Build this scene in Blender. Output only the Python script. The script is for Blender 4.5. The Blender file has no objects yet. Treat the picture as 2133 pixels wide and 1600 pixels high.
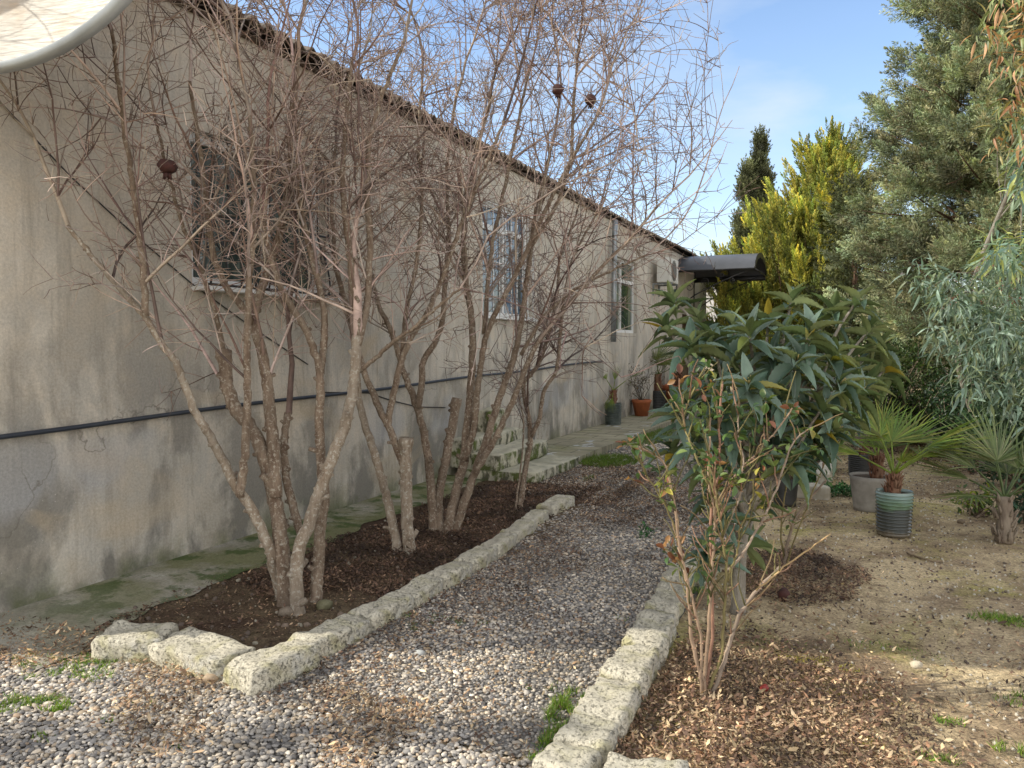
import bpy, math, random
import numpy as np
from mathutils import Vector, noise as mnoise
S = bpy.context.scene
COL = S.collection
RG = np.random.default_rng(7)
random.seed(7)
pi = math.pi

# ---------------------------------------------------------------- camera maths
CAM_H = 1.55
F_PX = 1602.0
YAW = math.atan((1800-1066.5)/F_PX)
PIT = math.atan(80/F_PX)
FW = np.array((-math.sin(YAW)*math.cos(PIT), math.cos(YAW)*math.cos(PIT), -math.sin(PIT)))
RT = np.array((math.cos(YAW), math.sin(YAW), 0.0))
UP = np.array((-math.sin(YAW)*math.sin(PIT), math.cos(YAW)*math.sin(PIT), math.cos(PIT)))
def P(u, v, t):
    """survey point: photo position and distance -> place in the garden"""
    d = FW + (u-1066.5)/F_PX*RT - (v-800)/F_PX*UP
    return np.array((0, 0, CAM_H)) + d*t
def G(u, v, z=0.0):
    d = FW + (u-1066.5)/F_PX*RT - (v-800)/F_PX*UP
    t = (z-CAM_H)/d[2]
    return np.array((0, 0, CAM_H)) + d*t
cam = bpy.data.cameras.new('camera'); co = bpy.data.objects.new('camera', cam); COL.objects.link(co)
cam.sensor_width = 36; cam.lens = 36*F_PX/2133; cam.clip_start = .05; cam.clip_end = 2000
co.location = (0, 0, CAM_H); co.rotation_euler = (pi/2-PIT, 0, YAW)
S.camera = co
S.render.resolution_x = 1024; S.render.resolution_y = 768
S.view_settings.view_transform = 'Standard'; S.view_settings.look = 'None'; S.view_settings.exposure = 0
S.cycles.max_bounces = 6; S.cycles.transparent_max_bounces = 8

# ---------------------------------------------------------------- object helpers
def tag(o, label=None, cat=None, group=None, kind=None):
    if label: o['label'] = label
    if cat: o['category'] = cat
    if group: o['group'] = group
    if kind: o['kind'] = kind
    return o
def empty(name, loc, label, cat, group=None, rz=0):
    o = bpy.data.objects.new(name, None); COL.objects.link(o); o.location = tuple(float(a) for a in loc); o.rotation_euler = (0, 0, rz)
    o.empty_display_size = .1
    return tag(o, label, cat, group)
class Geo:
    """collects geometry in world coordinates"""
    def __init__(s): s.V = []; s.F = {}; s.C = []; s.n = 0
    def add(s, v, faces, col=None):
        v = np.asarray(v, float).reshape(-1, 3)
        for f in faces:
            f = np.asarray(f, int)
            if f.size: s.F.setdefault(f.shape[1], []).append(f+s.n)
        s.V.append(v)
        c = np.ones((len(v), 3))*.5 if col is None else np.broadcast_to(np.asarray(col, float), (len(v), 3))
        s.C.append(c); s.n += len(v)
    def box(s, lo, hi, col=None):
        x0, y0, z0 = lo; x1, y1, z1 = hi
        v = [(x0,y0,z0),(x1,y0,z0),(x1,y1,z0),(x0,y1,z0),(x0,y0,z1),(x1,y0,z1),(x1,y1,z1),(x0,y1,z1)]
        s.add(v, [[(0,3,2,1),(4,5,6,7),(0,1,5,4),(1,2,6,5),(2,3,7,6),(3,0,4,7)]], col)
    def build(s, name, m, parent=None, smooth=True, kind=None):
        V = np.concatenate(s.V); C = np.concatenate(s.C)
        me = bpy.data.meshes.new(name)
        loops = []; starts = []; tot = []; at = 0
        for k, L in s.F.items():
            f = np.concatenate(L); loops.append(f.ravel())
            starts.append(at+np.arange(len(f))*k); tot.append(np.full(len(f), k)); at += f.size
        loops = np.concatenate(loops); starts = np.concatenate(starts); tot = np.concatenate(tot)
        o = bpy.data.objects.new(name, me); COL.objects.link(o)
        if parent is not None:
            o.parent = parent
            par = parent; M = par.matrix_basis.copy()
            while par.parent: par = par.parent; M = par.matrix_basis @ M
            Mi = np.array(M.inverted()); V = V@Mi[:3,:3].T + Mi[:3,3]
        me.vertices.add(len(V)); me.vertices.foreach_set('co', V.ravel())
        me.loops.add(len(loops)); me.loops.foreach_set('vertex_index', loops.astype(np.int32))
        me.polygons.add(len(starts)); me.polygons.foreach_set('loop_start', starts.astype(np.int32))
        me.polygons.foreach_set('loop_total', tot.astype(np.int32))
        me.polygons.foreach_set('use_smooth', np.full(len(starts), smooth))
        me.update(calc_edges=True)
        a = me.color_attributes.new('Col', 'FLOAT_COLOR', 'POINT')
        a.data.foreach_set('color', np.concatenate([C, np.ones((len(C),1))], 1).ravel())
        if kind: o['kind'] = kind
        me.materials.append(m)
        return o
def nrm(a):
    a = np.asarray(a, float); return a/np.maximum(np.linalg.norm(a, axis=-1, keepdims=True), 1e-9)
def tubes(g, lines, sides=6, cols=None, close=True, flute=0.0):
    """lines: list of (pts (n,3), radii (n,))"""
    by = {}
    for i, (p, r) in enumerate(lines): by.setdefault(len(p), []).append(i)
    for n, idx in by.items():
        A = np.array([lines[i][0] for i in idx], float); R = np.array([np.broadcast_to(lines[i][1], (n,)) for i in idx], float)
        M = len(idx)
        T = nrm(np.gradient(A, axis=1))
        ref = np.tile(np.array((.31, .77, .55)), (M, 1)); mt = nrm(A[:,-1]-A[:,0])
        bad = np.abs((mt*ref).sum(1)) > .85; ref[bad] = (.9, -.3, .1)
        X = nrm(np.cross(T, ref[:,None,:])); Y = np.cross(T, X)
        th = np.arange(sides)/sides*2*pi
        RR = np.broadcast_to(R[:,:,None], (M, n, sides)).copy()
        if flute:
            tt = th[None,None,:]; ph = RG.uniform(0, 6.28, (M,1,1)); q = np.linspace(0, 1, n)[None,:,None]*n*.22
            RR *= 1+flute*(np.sin(3*tt+ph+q)*.5+np.sin(5*tt-ph*2-q*.7)*.35+RG.normal(0,.35,(M,n,sides)))
        V = A[:,:,None,:] + RR[:,:,:,None]*(X[:,:,None,:]*np.cos(th)[None,None,:,None]+Y[:,:,None,:]*np.sin(th)[None,None,:,None])
        k = np.arange(M)[:,None,None]*n*sides; j = np.arange(n-1)[None,:,None]*sides; a = np.arange(sides)[None,None,:]; b = (a+1) % sides
        F = np.stack([k+j+a, k+j+b, k+j+sides+b, k+j+sides+a], -1).reshape(-1, 4)
        cc = None
        if cols is not None: cc = np.repeat(np.array([cols[i] for i in idx]), n*sides, axis=0)
        fs = [F]
        if close and sides >= 5:
            kk = np.arange(M)[:,None]*n*sides
            fs += [kk+np.arange(sides)[None,::-1], kk+(n-1)*sides+np.arange(sides)[None,:]]
        g.add(V.reshape(-1, 3), fs, cc)
def inst(g, tv, tf, pos, X, Z, sc, col, tcol=None, tip=None):
    """place N copies of a template: X = long axis, Z = normal, sc (N,3) or (N,1)"""
    pos = np.asarray(pos, float); N = len(pos)
    if N == 0: return
    X = nrm(X); Z = np.asarray(Z, float); Y = nrm(np.cross(Z, X)); Z = np.cross(X, Y)
    sc = np.broadcast_to(np.asarray(sc, float), (N, 3))
    tv = np.asarray(tv, float); n = len(tv)
    t = tv[None]*sc[:,None]
    V = pos[:,None] + t[...,0:1]*X[:,None] + t[...,1:2]*Y[:,None] + t[...,2:3]*Z[:,None]
    col = np.broadcast_to(np.asarray(col, float), (N, 3))
    C = np.repeat(col, n, axis=0)
    if tip is not None:
        tp = np.broadcast_to(np.asarray(tip, float), (N, 3)); w = np.tile(tcol, N)[:,None]
        C = C*(1-w) + np.repeat(tp, n, axis=0)*w
    fs = [(np.asarray(f)[None]+(np.arange(N)*n)[:,None,None]).reshape(-1, len(f[0])) for f in tf]
    g.add(V.reshape(-1, 3), fs, C)
def ico():
    t = (1+5**.5)/2
    v = nrm([(-1,t,0),(1,t,0),(-1,-t,0),(1,-t,0),(0,-1,t),(0,1,t),(0,-1,-t),(0,1,-t),(t,0,-1),(t,0,1),(-t,0,-1),(-t,0,1)])
    f = [(0,11,5),(0,5,1),(0,1,7),(0,7,10),(0,10,11),(1,5,9),(5,11,4),(11,10,2),(10,7,6),(7,1,8),(3,9,4),(3,4,2),(3,2,6),(3,6,8),(3,8,9),(4,9,5),(2,4,11),(6,2,10),(8,6,7),(9,8,1)]
    return v, f
def ico2():
    v, f = ico(); v = list(map(tuple, v)); c = {}; F = []
    def mid(a, b):
        k = (min(a,b), max(a,b))
        if k not in c: c[k] = len(v); v.append(tuple(nrm((np.array(v[a])+np.array(v[b]))/2)))
        return c[k]
    for a, b, d in f:
        x, y, z = mid(a,b), mid(b,d), mid(d,a); F += [(a,x,z),(b,y,x),(d,z,y),(x,y,z)]
    return np.array(v), F
def lathe(g, c, prof, n=28, col=None):
    """prof: list of (r, z) about the vertical axis through c"""
    th = np.arange(n)/n*2*pi; V = []
    for r, z in prof: V.append(np.stack([c[0]+r*np.cos(th), c[1]+r*np.sin(th), np.full(n, c[2]+z)], 1))
    V = np.concatenate(V); F = []
    for j in range(len(prof)-1):
        a = np.arange(n); b = (a+1) % n
        F.append(np.stack([j*n+a, j*n+b, (j+1)*n+b, (j+1)*n+a], 1))
    g.add(V, [np.concatenate(F)], col)
def grid(g, us, vs, fn, col=None):
    U, W = np.meshgrid(us, vs); V = fn(U.ravel(), W.ravel())
    a = (np.arange(len(vs)-1)[:,None]*len(us)+np.arange(len(us)-1)[None]).ravel()
    g.add(V, [np.stack([a, a+1, a+1+len(us), a+len(us)], 1)], col)

# ---------------------------------------------------------------- materials
def newmat(name):
    m = bpy.data.materials.new(name); m.use_nodes = True; nt = m.node_tree; nt.nodes.clear()
    out = nt.nodes.new('ShaderNodeOutputMaterial'); b = nt.nodes.new('ShaderNodeBsdfPrincipled')
    nt.links.new(b.outputs[0], out.inputs[0])
    return m, nt, b, out
def N(nt, t, **k):
    n = nt.nodes.new('ShaderNode'+t)
    for a, v in k.items():
        if a.startswith('i_'): n.inputs[a[2:].replace('_', ' ')].default_value = v
        else: setattr(n, a, v)
    return n
def co_(nt, scale=(1,1,1), kind='Object'):
    tc = N(nt, 'TexCoord'); mp = N(nt, 'Mapping'); mp.inputs['Scale'].default_value = scale
    nt.links.new(tc.outputs[kind], mp.inputs[0]); return mp.outputs[0]
def noi(nt, vec, scale, detail=6, rough=.6, dist=0):
    n = N(nt, 'TexNoise'); n.inputs['Scale'].default_value = scale; n.inputs['Detail'].default_value = detail
    n.inputs['Roughness'].default_value = rough; n.inputs['Distortion'].default_value = dist
    nt.links.new(vec, n.inputs['Vector']); return n.outputs['Fac']
def ramp(nt, fac, stops):
    r = N(nt, 'ValToRGB'); e = r.color_ramp.elements
    while len(e) < len(stops): e.new(.5)
    for i, (p, c) in enumerate(stops):
        e[i].position = p; e[i].color = (c, c, c, 1) if not hasattr(c, '__len__') else (*c, 1)
    nt.links.new(fac, r.inputs[0]); return r.outputs[0]
def mix(nt, fac, a, b, mode='MIX'):
    m = N(nt, 'Mix', data_type='RGBA', blend_type=mode)
    for s, v in ((m.inputs[0], fac), (m.inputs[6], a), (m.inputs[7], b)):
        if hasattr(v, 'node'): nt.links.new(v, s)
        elif hasattr(v, '__len__'): s.default_value = (*v, 1)
        else: s.default_value = v
    return m.outputs[2]
def math_(nt, op, a, b=0):
    m = N(nt, 'Math', operation=op)
    for s, v in ((m.inputs[0], a), (m.inputs[1], b)):
        if hasattr(v, 'node'): nt.links.new(v, s)
        else: s.default_value = v
    return m.outputs[0]
def bump(nt, b, h, strength=.5, dist=.01):
    n = N(nt, 'Bump'); n.inputs['Strength'].default_value = strength; n.inputs['Distance'].default_value = dist
    nt.links.new(h, n.inputs['Height']); nt.links.new(n.outputs[0], b.inputs['Normal'])
def setc(nt, b, c):
    if hasattr(c, 'node'): nt.links.new(c, b.inputs['Base Color'])
    else: b.inputs['Base Color'].default_value = (*c, 1)
def simple(name, c, rough=.7, c2=None, sc=6, bs=0, metal=0, sc3=(1,1,1)):
    m, nt, b, _ = newmat(name); b.inputs['Roughness'].default_value = rough; b.inputs['Metallic'].default_value = metal
    v = co_(nt, sc3); n = noi(nt, v, sc)
    c2 = c2 or tuple(x*.7 for x in c)
    setc(nt, b, mix(nt, ramp(nt, n, [(.35, 0.), (.65, 1.)]), c, c2))
    if bs: bump(nt, b, noi(nt, v, sc*8), bs, .004)
    return m
def vcol(name, rough=.7, var=.35, sc=30, trans=0.0, back=None, bmp=0, spec=.5):
    m, nt, b, out = newmat(name); b.inputs['Roughness'].default_value = rough
    b.inputs['Specular IOR Level'].default_value = spec
    a = N(nt, 'VertexColor', layer_name='Col') if False else N(nt, 'Attribute', attribute_name='Col')
    n = noi(nt, co_(nt), sc, 4)
    c = mix(nt, 1.0, a.outputs['Color'], ramp(nt, n, [(.3, 1-var), (.7, 1+var)]), 'MULTIPLY')
    if back is not None:
        ge = N(nt, 'NewGeometry'); c = mix(nt, ge.outputs['Backfacing'], c, mix(nt, 1.0, c, back, 'MULTIPLY'))
    nt.links.new(c, b.inputs['Base Color'])
    if bmp: bump(nt, b, noi(nt, co_(nt), sc*3, 5), bmp, .004)
    if trans:
        t = N(nt, 'BsdfTranslucent'); ms = N(nt, 'MixShader'); ms.inputs[0].default_value = trans
        nt.links.new(mix(nt, 1.0, c, (1.5, 1.5, .7), 'MULTIPLY'), t.inputs[0]); nt.links.new(b.outputs[0], ms.inputs[1]); nt.links.new(t.outputs[0], ms.inputs[2])
        nt.links.new(ms.outputs[0], out.inputs[0])
    return m

M_leaf = vcol('leaf', .45, .3, 12, .22)
M_loquat = vcol('loquat_leaf', .42, .25, 9, .12, back=(1.5, 1.25, .75))
M_conifer = vcol('conifer_foliage', .7, .4, 3, .1)
M_peb = vcol('pebble', .75, .25, 60, bmp=.2)
M_litter = vcol('dry_litter', .8, .3, 20, .1)
M_twig = vcol('twig_bark', .75, .35, 10, spec=.2)
M_grassm = vcol('grass_blade', .5, .3, 8, .3)
M_white_pvc = simple('white_pvc', (.78,.79,.80), .35, (.68,.68,.66), 3)
M_black = simple('black_painted_steel', (.012,.012,.014), .45, (.03,.028,.026), 14)
M_pipe = simple('black_pipe', (.018,.024,.038), .42, (.035,.042,.055), 5)
M_zinc = simple('zinc_pipe', (.34,.37,.39), .4, (.22,.24,.26), 8, metal=.6)
M_terra = simple('terracotta', (.42,.125,.045), .7, (.30,.09,.035), 9, .15)
M_soilpot = simple('potting_soil', (.05,.032,.02), .95, (.09,.06,.04), 40, .6)

def m_wall():
    m, nt, b, _ = newmat('stained_render'); b.inputs['Roughness'].default_value = .92
    v = co_(nt); vs = co_(nt, (1, 1.6, .14)); vv = co_(nt, (1, 1, .55))
    c = mix(nt, ramp(nt, noi(nt, v, .9, 5, .6, .4), [(.40, 0.), (.60, 1.)]), (.61,.565,.49), (.475,.45,.40))
    c = mix(nt, ramp(nt, noi(nt, v, 4.5, 6, .7, .3), [(.42, 0.), (.7, .75)]), c, (.62,.54,.43))
    # vertical run-off streaks
    c = mix(nt, ramp(nt, noi(nt, vs, 5.5, 5, .65, .2), [(.5, 0.), (.68, .5)]), c, (.25,.225,.185))
    # height above ground
    sp = N(nt, 'SeparateXYZ'); nt.links.new(v, sp.inputs[0]); z = sp.outputs['Z']
    low = math_(nt, 'MULTIPLY', ramp(nt, math_(nt, 'DIVIDE', z, 2.4), [(.0, 1.), (.42, .62), (1., .0)]), 1.0)
    blot = ramp(nt, noi(nt, vv, 1.9, 6, .62, .3), [(.46, 0.), (.57, 1.)])
    c = mix(nt, math_(nt, 'MULTIPLY', low, math_(nt, 'MULTIPLY', blot, .92)), c, (.15,.145,.13))
    c = mix(nt, math_(nt, 'MULTIPLY', ramp(nt, z, [(0, .75), (.55, .35), (1, 0.)]), ramp(nt, noi(nt, v, 2.2, 5, .6), [(.36, 0.), (.62, .8)])), c, (.22,.20,.16))
    # warm and pale repaired patches
    c = mix(nt, ramp(nt, noi(nt, co_(nt, (1, .8, 1.2)), 1.25, 3, .5, .8), [(.60, 0.), (.72, .5)]), c, (.50,.40,.27))
    c = mix(nt, math_(nt, 'MULTIPLY', ramp(nt, z, [(.5, 0.), (.62, 1.), (.95, .6), (1., 0.)]), ramp(nt, noi(nt, vv, 1.1, 4, .5, .3), [(.55, 0.), (.62, .5)])), c, (.40,.41,.43))
    # moss at foot
    c = mix(nt, math_(nt, 'MULTIPLY', ramp(nt, z, [(0, 1.), (.28, .0)]), ramp(nt, noi(nt, v, 1.7, 5, .6), [(.47, 0.), (.58, .75)])), c, (.075,.095,.02))
    # hairline cracks
    cv = N(nt, 'TexVoronoi', feature='DISTANCE_TO_EDGE'); cv.inputs['Scale'].default_value = .55
    wv = N(nt, 'VectorMath', operation='ADD'); nz = N(nt, 'TexNoise'); nz.inputs['Scale'].default_value = 2.2; nz.inputs['Detail'].default_value = 6
    nt.links.new(v, nz.inputs['Vector']); sc_ = N(nt, 'VectorMath', operation='SCALE'); sc_.inputs['Scale'].default_value = 1.3; nt.links.new(nz.outputs['Color'], sc_.inputs[0])
    nt.links.new(v, wv.inputs[0]); nt.links.new(sc_.outputs[0], wv.inputs[1]); nt.links.new(wv.outputs[0], cv.inputs['Vector'])
    c = mix(nt, math_(nt, 'MULTIPLY', ramp(nt, cv.outputs['Distance'], [(.0, .75), (.006, 0.)]), ramp(nt, noi(nt, v, .9, 3), [(.48, 0.), (.56, 1.)])), c, (.15,.135,.11))
    # fine grain and white flecks
    c = mix(nt, 1.0, c, ramp(nt, noi(nt, v, 60, 4, .7), [(.3, .82), (.7, 1.16)]), 'MULTIPLY')
    fl = N(nt, 'TexVoronoi'); fl.inputs['Scale'].default_value = 34; nt.links.new(v, fl.inputs['Vector'])
    c = mix(nt, math_(nt, 'MULTIPLY', ramp(nt, fl.outputs['Distance'], [(.06, 1.), (.14, 0.)]), ramp(nt, noi(nt, v, 1.3, 3), [(.60, 0.), (.66, .8)])), c, (.62,.6,.56))
    setc(nt, b, c)
    h = math_(nt, 'ADD', noi(nt, v, 3, 6, .6), math_(nt, 'MULTIPLY', noi(nt, v, 90, 3), .15))
    bump(nt, b, h, .5, .02)
    return m
M_wall = m_wall()
def m_lime():
    m, nt, b, _ = newmat('porous_limestone'); b.inputs['Roughness'].default_value = .9
    v = co_(nt)
    c = mix(nt, ramp(nt, noi(nt, v, 7, 6, .65), [(.38, 0.), (.62, 1.)]), (.82,.76,.61), (.62,.58,.47))
    c = mix(nt, ramp(nt, noi(nt, v, 3.2, 5, .6, .4), [(.47, 0.), (.60, .75)]), c, (.53,.49,.24))
    c = mix(nt, ramp(nt, noi(nt, v, 10, 6, .75), [(.52, 0.), (.70, .7)]), c, (.36,.33,.26))
    c = mix(nt, ramp(nt, noi(nt, v, 5, 3, .6), [(.58, 0.), (.68, .7)]), c, (.86,.84,.78))
    h = noi(nt, v, 55, 6, .75)
    pit = ramp(nt, noi(nt, v, 60, 6, .8), [(.34, 0.), (.46, 1.)])
    c = mix(nt, 1.0, c, ramp(nt, noi(nt, v, 60, 6, .8), [(.35, .48), (.45, 1.)]), 'MULTIPLY')
    setc(nt, b, c); bump(nt, b, math_(nt, 'ADD', h, math_(nt, 'MULTIPLY', pit, 1.5)), 1.0, .02)
    return m
M_lime = m_lime()
def m_mosslime():
    m, nt, b, _ = newmat('mossy_limestone'); b.inputs['Roughness'].default_value = .95
    v = co_(nt, (1, 1, .8))
    c = mix(nt, ramp(nt, noi(nt, v, 8, 6, .65), [(.38, 0.), (.62, 1.)]), (.60,.57,.44), (.42,.40,.32))
    ge = N(nt, 'NewGeometry'); sp = N(nt, 'SeparateXYZ'); nt.links.new(ge.outputs['Normal'], sp.inputs[0])
    side = ramp(nt, sp.outputs['Z'], [(.25, 1.), (.75, .15)])
    c = mix(nt, math_(nt, 'MULTIPLY', side, ramp(nt, noi(nt, co_(nt, (1,1,.5)), 9, 6, .7), [(.47, 0.), (.57, .9)])), c, (.07,.07,.04))
    c = mix(nt, math_(nt, 'MULTIPLY', side, ramp(nt, noi(nt, v, 5, 5, .65), [(.50, 0.), (.57, .9)])), c, (.085,.115,.015))
    setc(nt, b, c); bump(nt, b, noi(nt, v, 40, 6, .75), .9, .015)
    return m
M_moss = m_mosslime()
def m_ground(name, cols, sc=1.0, fine=60, bs=.7):
    m, nt, b, _ = newmat(name); b.inputs['Roughness'].default_value = .97; b.inputs['Specular IOR Level'].default_value = .15
    v = co_(nt)
    c = mix(nt, ramp(nt, noi(nt, v, 1.1*sc, 6, .65, .5), [(.40, 0.), (.60, 1.)]), cols[0], cols[1])
    c = mix(nt, ramp(nt, noi(nt, v, .8*sc, 6, .7, .8), [(.52, 0.), (.66, .8)]), c, cols[2])
    c = mix(nt, ramp(nt, noi(nt, v, 5*sc, 6, .75), [(.50, 0.), (.70, .7)]), c, cols[3])
    c = mix(nt, 1.0, c, ramp(nt, noi(nt, v, fine, 6, .85), [(.34, .35), (.66, 1.6)]), 'MULTIPLY')
    vo = N(nt, 'TexVoronoi'); vo.inputs['Scale'].default_value = 26; nt.links.new(v, vo.inputs['Vector'])
    c = mix(nt, math_(nt, 'MULTIPLY', ramp(nt, vo.outputs['Distance'], [(.10, 1.), (.18, 0.)]), ramp(nt, noi(nt, v, 9, 2), [(.56, 0.), (.62, .8)])), c, tuple(min(.6, x*1.9+.05) for x in cols[1]))
    setc(nt, b, c); bump(nt, b, math_(nt, 'ADD', noi(nt, v, 12, 6, .7), math_(nt, 'MULTIPLY', noi(nt, v, 70, 4, .7), .5)), bs, .03)
    return m
M_soil = m_ground('garden_soil', [(.29,.215,.14), (.60,.48,.30), (.36,.33,.10), (.13,.095,.06)], 1.25)
M_bed = m_ground('mulched_soil', [(.085,.055,.038), (.16,.12,.075), (.06,.035,.025), (.05,.032,.022)], 2.0)
M_gravb = m_ground('gravel_bed', [(.13,.125,.12), (.22,.205,.185), (.12,.09,.06), (.07,.06,.055)], 2.0)
def m_concrete():
    m, nt, b, _ = newmat('mossy_concrete'); b.inputs['Roughness'].default_value = .95
    v = co_(nt)
    c = mix(nt, ramp(nt, noi(nt, v, 2.5, 6, .65, .3), [(.36, 0.), (.62, 1.)]), (.46,.43,.37), (.31,.285,.235))
    sp = N(nt, 'SeparateXYZ'); nt.links.new(v, sp.inputs[0])
    ym = ramp(nt, math_(nt, 'DIVIDE', sp.outputs['Y'], 8), [(.29, .0), (.34, .35), (.44, .85), (1., .9)])
    c = mix(nt, math_(nt, 'MULTIPLY', ym, ramp(nt, noi(nt, v, 1.6, 6, .65, .3), [(.36, .0), (.54, .9)])), c, (.14,.15,.035))
    c = mix(nt, math_(nt, 'MULTIPLY', ym, ramp(nt, noi(nt, v, 3.5, 6, .65), [(.50, .0), (.57, .95)])), c, (.05,.09,.010))
    c = mix(nt, 1.0, c, ramp(nt, noi(nt, v, 60, 5, .8), [(.3, .65), (.7, 1.3)]), 'MULTIPLY')
    setc(nt, b, c); bump(nt, b, noi(nt, v, 16, 7, .75), .7, .02)
    return m
M_conc = m_concrete()
def m_paver():
    m, nt, b, _ = newmat('worn_stone_slab'); b.inputs['Roughness'].default_value = .85
    v = co_(nt); va = co_(nt, (.5, 3.2, 1))
    c = mix(nt, ramp(nt, noi(nt, va, 2.5, 5, .6, .6), [(.40, 0.), (.60, 1.)]), (.40,.37,.26), (.24,.22,.155))
    c = mix(nt, ramp(nt, noi(nt, v, 1.7, 5, .6, .3), [(.52, 0.), (.62, .6)]), c, (.22,.23,.10))
    c = mix(nt, ramp(nt, noi(nt, v, 2.2, 4, .6, .3), [(.60, 0.), (.66, .9)]), c, (.55,.57,.58))
    br = N(nt, 'TexBrick'); br.offset = .5; br.inputs['Scale'].default_value = 1.0; br.inputs['Mortar Size'].default_value = .009; br.inputs['Brick Width'].default_value = .52; br.inputs['Row Height'].default_value = .34
    br.inputs['Color1'].default_value = (1,1,1,1); br.inputs['Color2'].default_value = (.86,.86,.86,1); br.inputs['Mortar'].default_value = (.35,.33,.3,1)
    nt.links.new(v, br.inputs['Vector'])
    c = mix(nt, 1.0, c, br.outputs['Color'], 'MULTIPLY')
    setc(nt, b, c); bump(nt, b, noi(nt, v, 25, 6, .7), .5, .01)
    return m
M_slab = m_paver()
def m_bark(name, a, b2, lich, sc=14):
    m, nt, b, _ = newmat(name); b.inputs['Roughness'].default_value = .9; b.inputs['Specular IOR Level'].default_value = .2
    v = co_(nt, (1, 1, .28)); w = co_(nt)
    c = mix(nt, ramp(nt, noi(nt, v, sc, 6, .7, .4), [(.36, 0.), (.62, 1.)]), a, b2)
    c = mix(nt, ramp(nt, noi(nt, w, sc*2.2, 5, .7), [(.53, 0.), (.62, .85)]), c, lich)
    c = mix(nt, ramp(nt, noi(nt, w, 2.0, 4, .6), [(.45, 0.), (.6, .5)]), c, tuple(x*.5 for x in a))
    setc(nt, b, c); bump(nt, b, noi(nt, v, sc*2.2, 6, .8), 1.0, .022)
    return m
M_bark = m_bark('pomegranate_bark', (.37,.285,.21), (.17,.115,.08), (.54,.49,.40), 22)
M_barkp = m_bark('pale_pomegranate_bark', (.50,.42,.33), (.27,.20,.14), (.66,.62,.53), 22)
M_barkd = m_bark('conifer_bark', (.17,.10,.065), (.09,.055,.04), (.25,.17,.12), 8)
M_barkl = m_bark('smooth_grey_bark', (.34,.31,.26), (.24,.21,.17), (.45,.43,.38), 10)
def m_roof():
    m, nt, b, _ = newmat('weathered_fibre_cement'); b.inputs['Roughness'].default_value = .9
    v = co_(nt)
    c = mix(nt, ramp(nt, noi(nt, v, 4, 6, .65), [(.36, 0.), (.62, 1.)]), (.19,.165,.14), (.09,.07,.055))
    c = mix(nt, ramp(nt, noi(nt, v, 9, 4, .65), [(.55, 0.), (.65, .8)]), c, (.26,.23,.18))
    setc(nt, b, c); bump(nt, b, noi(nt, v, 30, 5), .5, .01); return m
M_roof = m_roof()
def m_glass(name, tint, tint2):
    m, nt, b, _ = newmat(name); b.inputs['Roughness'].default_value = .04; b.inputs['Specular IOR Level'].default_value = .9
    v = co_(nt, (1, 3, .6))
    setc(nt, b, mix(nt, ramp(nt, noi(nt, v, 2.0, 3), [(.42, 0.), (.58, 1.)]), tint, tint2)); return m
M_glass = m_glass('window_glass', (.045,.065,.062), (.13,.16,.155))
M_glassb = m_glass('blue_window_glass', (.10,.17,.27), (.03,.05,.05))
M_glassg = m_glass('green_window_glass', (.03,.055,.05), (.09,.13,.06))
# ---------------------------------------------------------------- sky and sun
SUN_EL = math.radians(31); sd = nrm(np.array((-.897, -.441, 0)))
sdir = sd*math.cos(SUN_EL)+np.array((0,0,math.sin(SUN_EL)))
w = bpy.data.worlds.new('World'); S.world = w; w.use_nodes = True; nt = w.node_tree; nt.nodes.clear()
wo = nt.nodes.new('ShaderNodeOutputWorld'); bg = nt.nodes.new('ShaderNodeBackground'); nt.links.new(bg.outputs[0], wo.inputs[0])
sk = nt.nodes.new('ShaderNodeTexSky'); sk.sky_type = 'NISHITA'; sk.sun_disc = False
sk.sun_elevation = SUN_EL; sk.sun_rotation = math.atan2(sd[0], sd[1]); sk.air_density = 1.0; sk.dust_density = .4; sk.ozone_density = 2.0
bg.inputs[1].default_value = .15
tc = N(nt, 'TexCoord'); mp = N(nt, 'Mapping'); mp.inputs['Scale'].default_value = (1.2, 1.2, 3.4); mp.inputs['Rotation'].default_value = (.25, .1, .4)
nt.links.new(tc.outputs['Generated'], mp.inputs[0])
cl = ramp(nt, noi(nt, mp.outputs[0], 1.5, 6, .55, .7), [(.47, 0.), (.76, .7)])
sp = N(nt, 'SeparateXYZ'); nt.links.new(tc.outputs['Generated'], sp.inputs[0])
lowc = ramp(nt, sp.outputs['Z'], [(0., .75), (.10, .5), (.22, .12), (.4, 0.)])
fac = math_(nt, 'MAXIMUM', cl, math_(nt, 'MULTIPLY', lowc, ramp(nt, noi(nt, mp.outputs[0], 3.0, 5), [(.35, .4), (.6, 1.)])))
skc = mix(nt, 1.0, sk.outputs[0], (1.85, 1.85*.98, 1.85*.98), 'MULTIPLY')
sky_fill = math_(nt, 'MAXIMUM', math_(nt, 'MAXIMUM', ramp(nt, sp.outputs['X'], [(.38, 0.), (.70, 1.)]), ramp(nt, sp.outputs['Z'], [(.50, 0.), (.75, 1.)])), ramp(nt, math_(nt, 'MULTIPLY', sp.outputs['Y'], -1.0), [(.0, 0.), (.35, 1.)]))  # added glow in the unseen sky, fill light for shaded wall and ground
sky_fill = math_(nt, 'MULTIPLY', sky_fill, ramp(nt, noi(nt, mp.outputs[0], .8, 4), [(.3, .55), (.65, 1.)]))
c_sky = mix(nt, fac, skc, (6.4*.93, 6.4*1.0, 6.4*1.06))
fill_col = mix(nt, ramp(nt, sp.outputs['Z'], [(.0, 0.), (.75, 1.)]), (13.5*1.45, 13.5*1.40, 13.5*1.33), (13.5*.42, 13.5*.42, 13.5*.42))  # colour of the added fill glow, strongest near the horizon
nt.links.new(mix(nt, sky_fill, c_sky, fill_col), bg.inputs[0])
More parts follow.
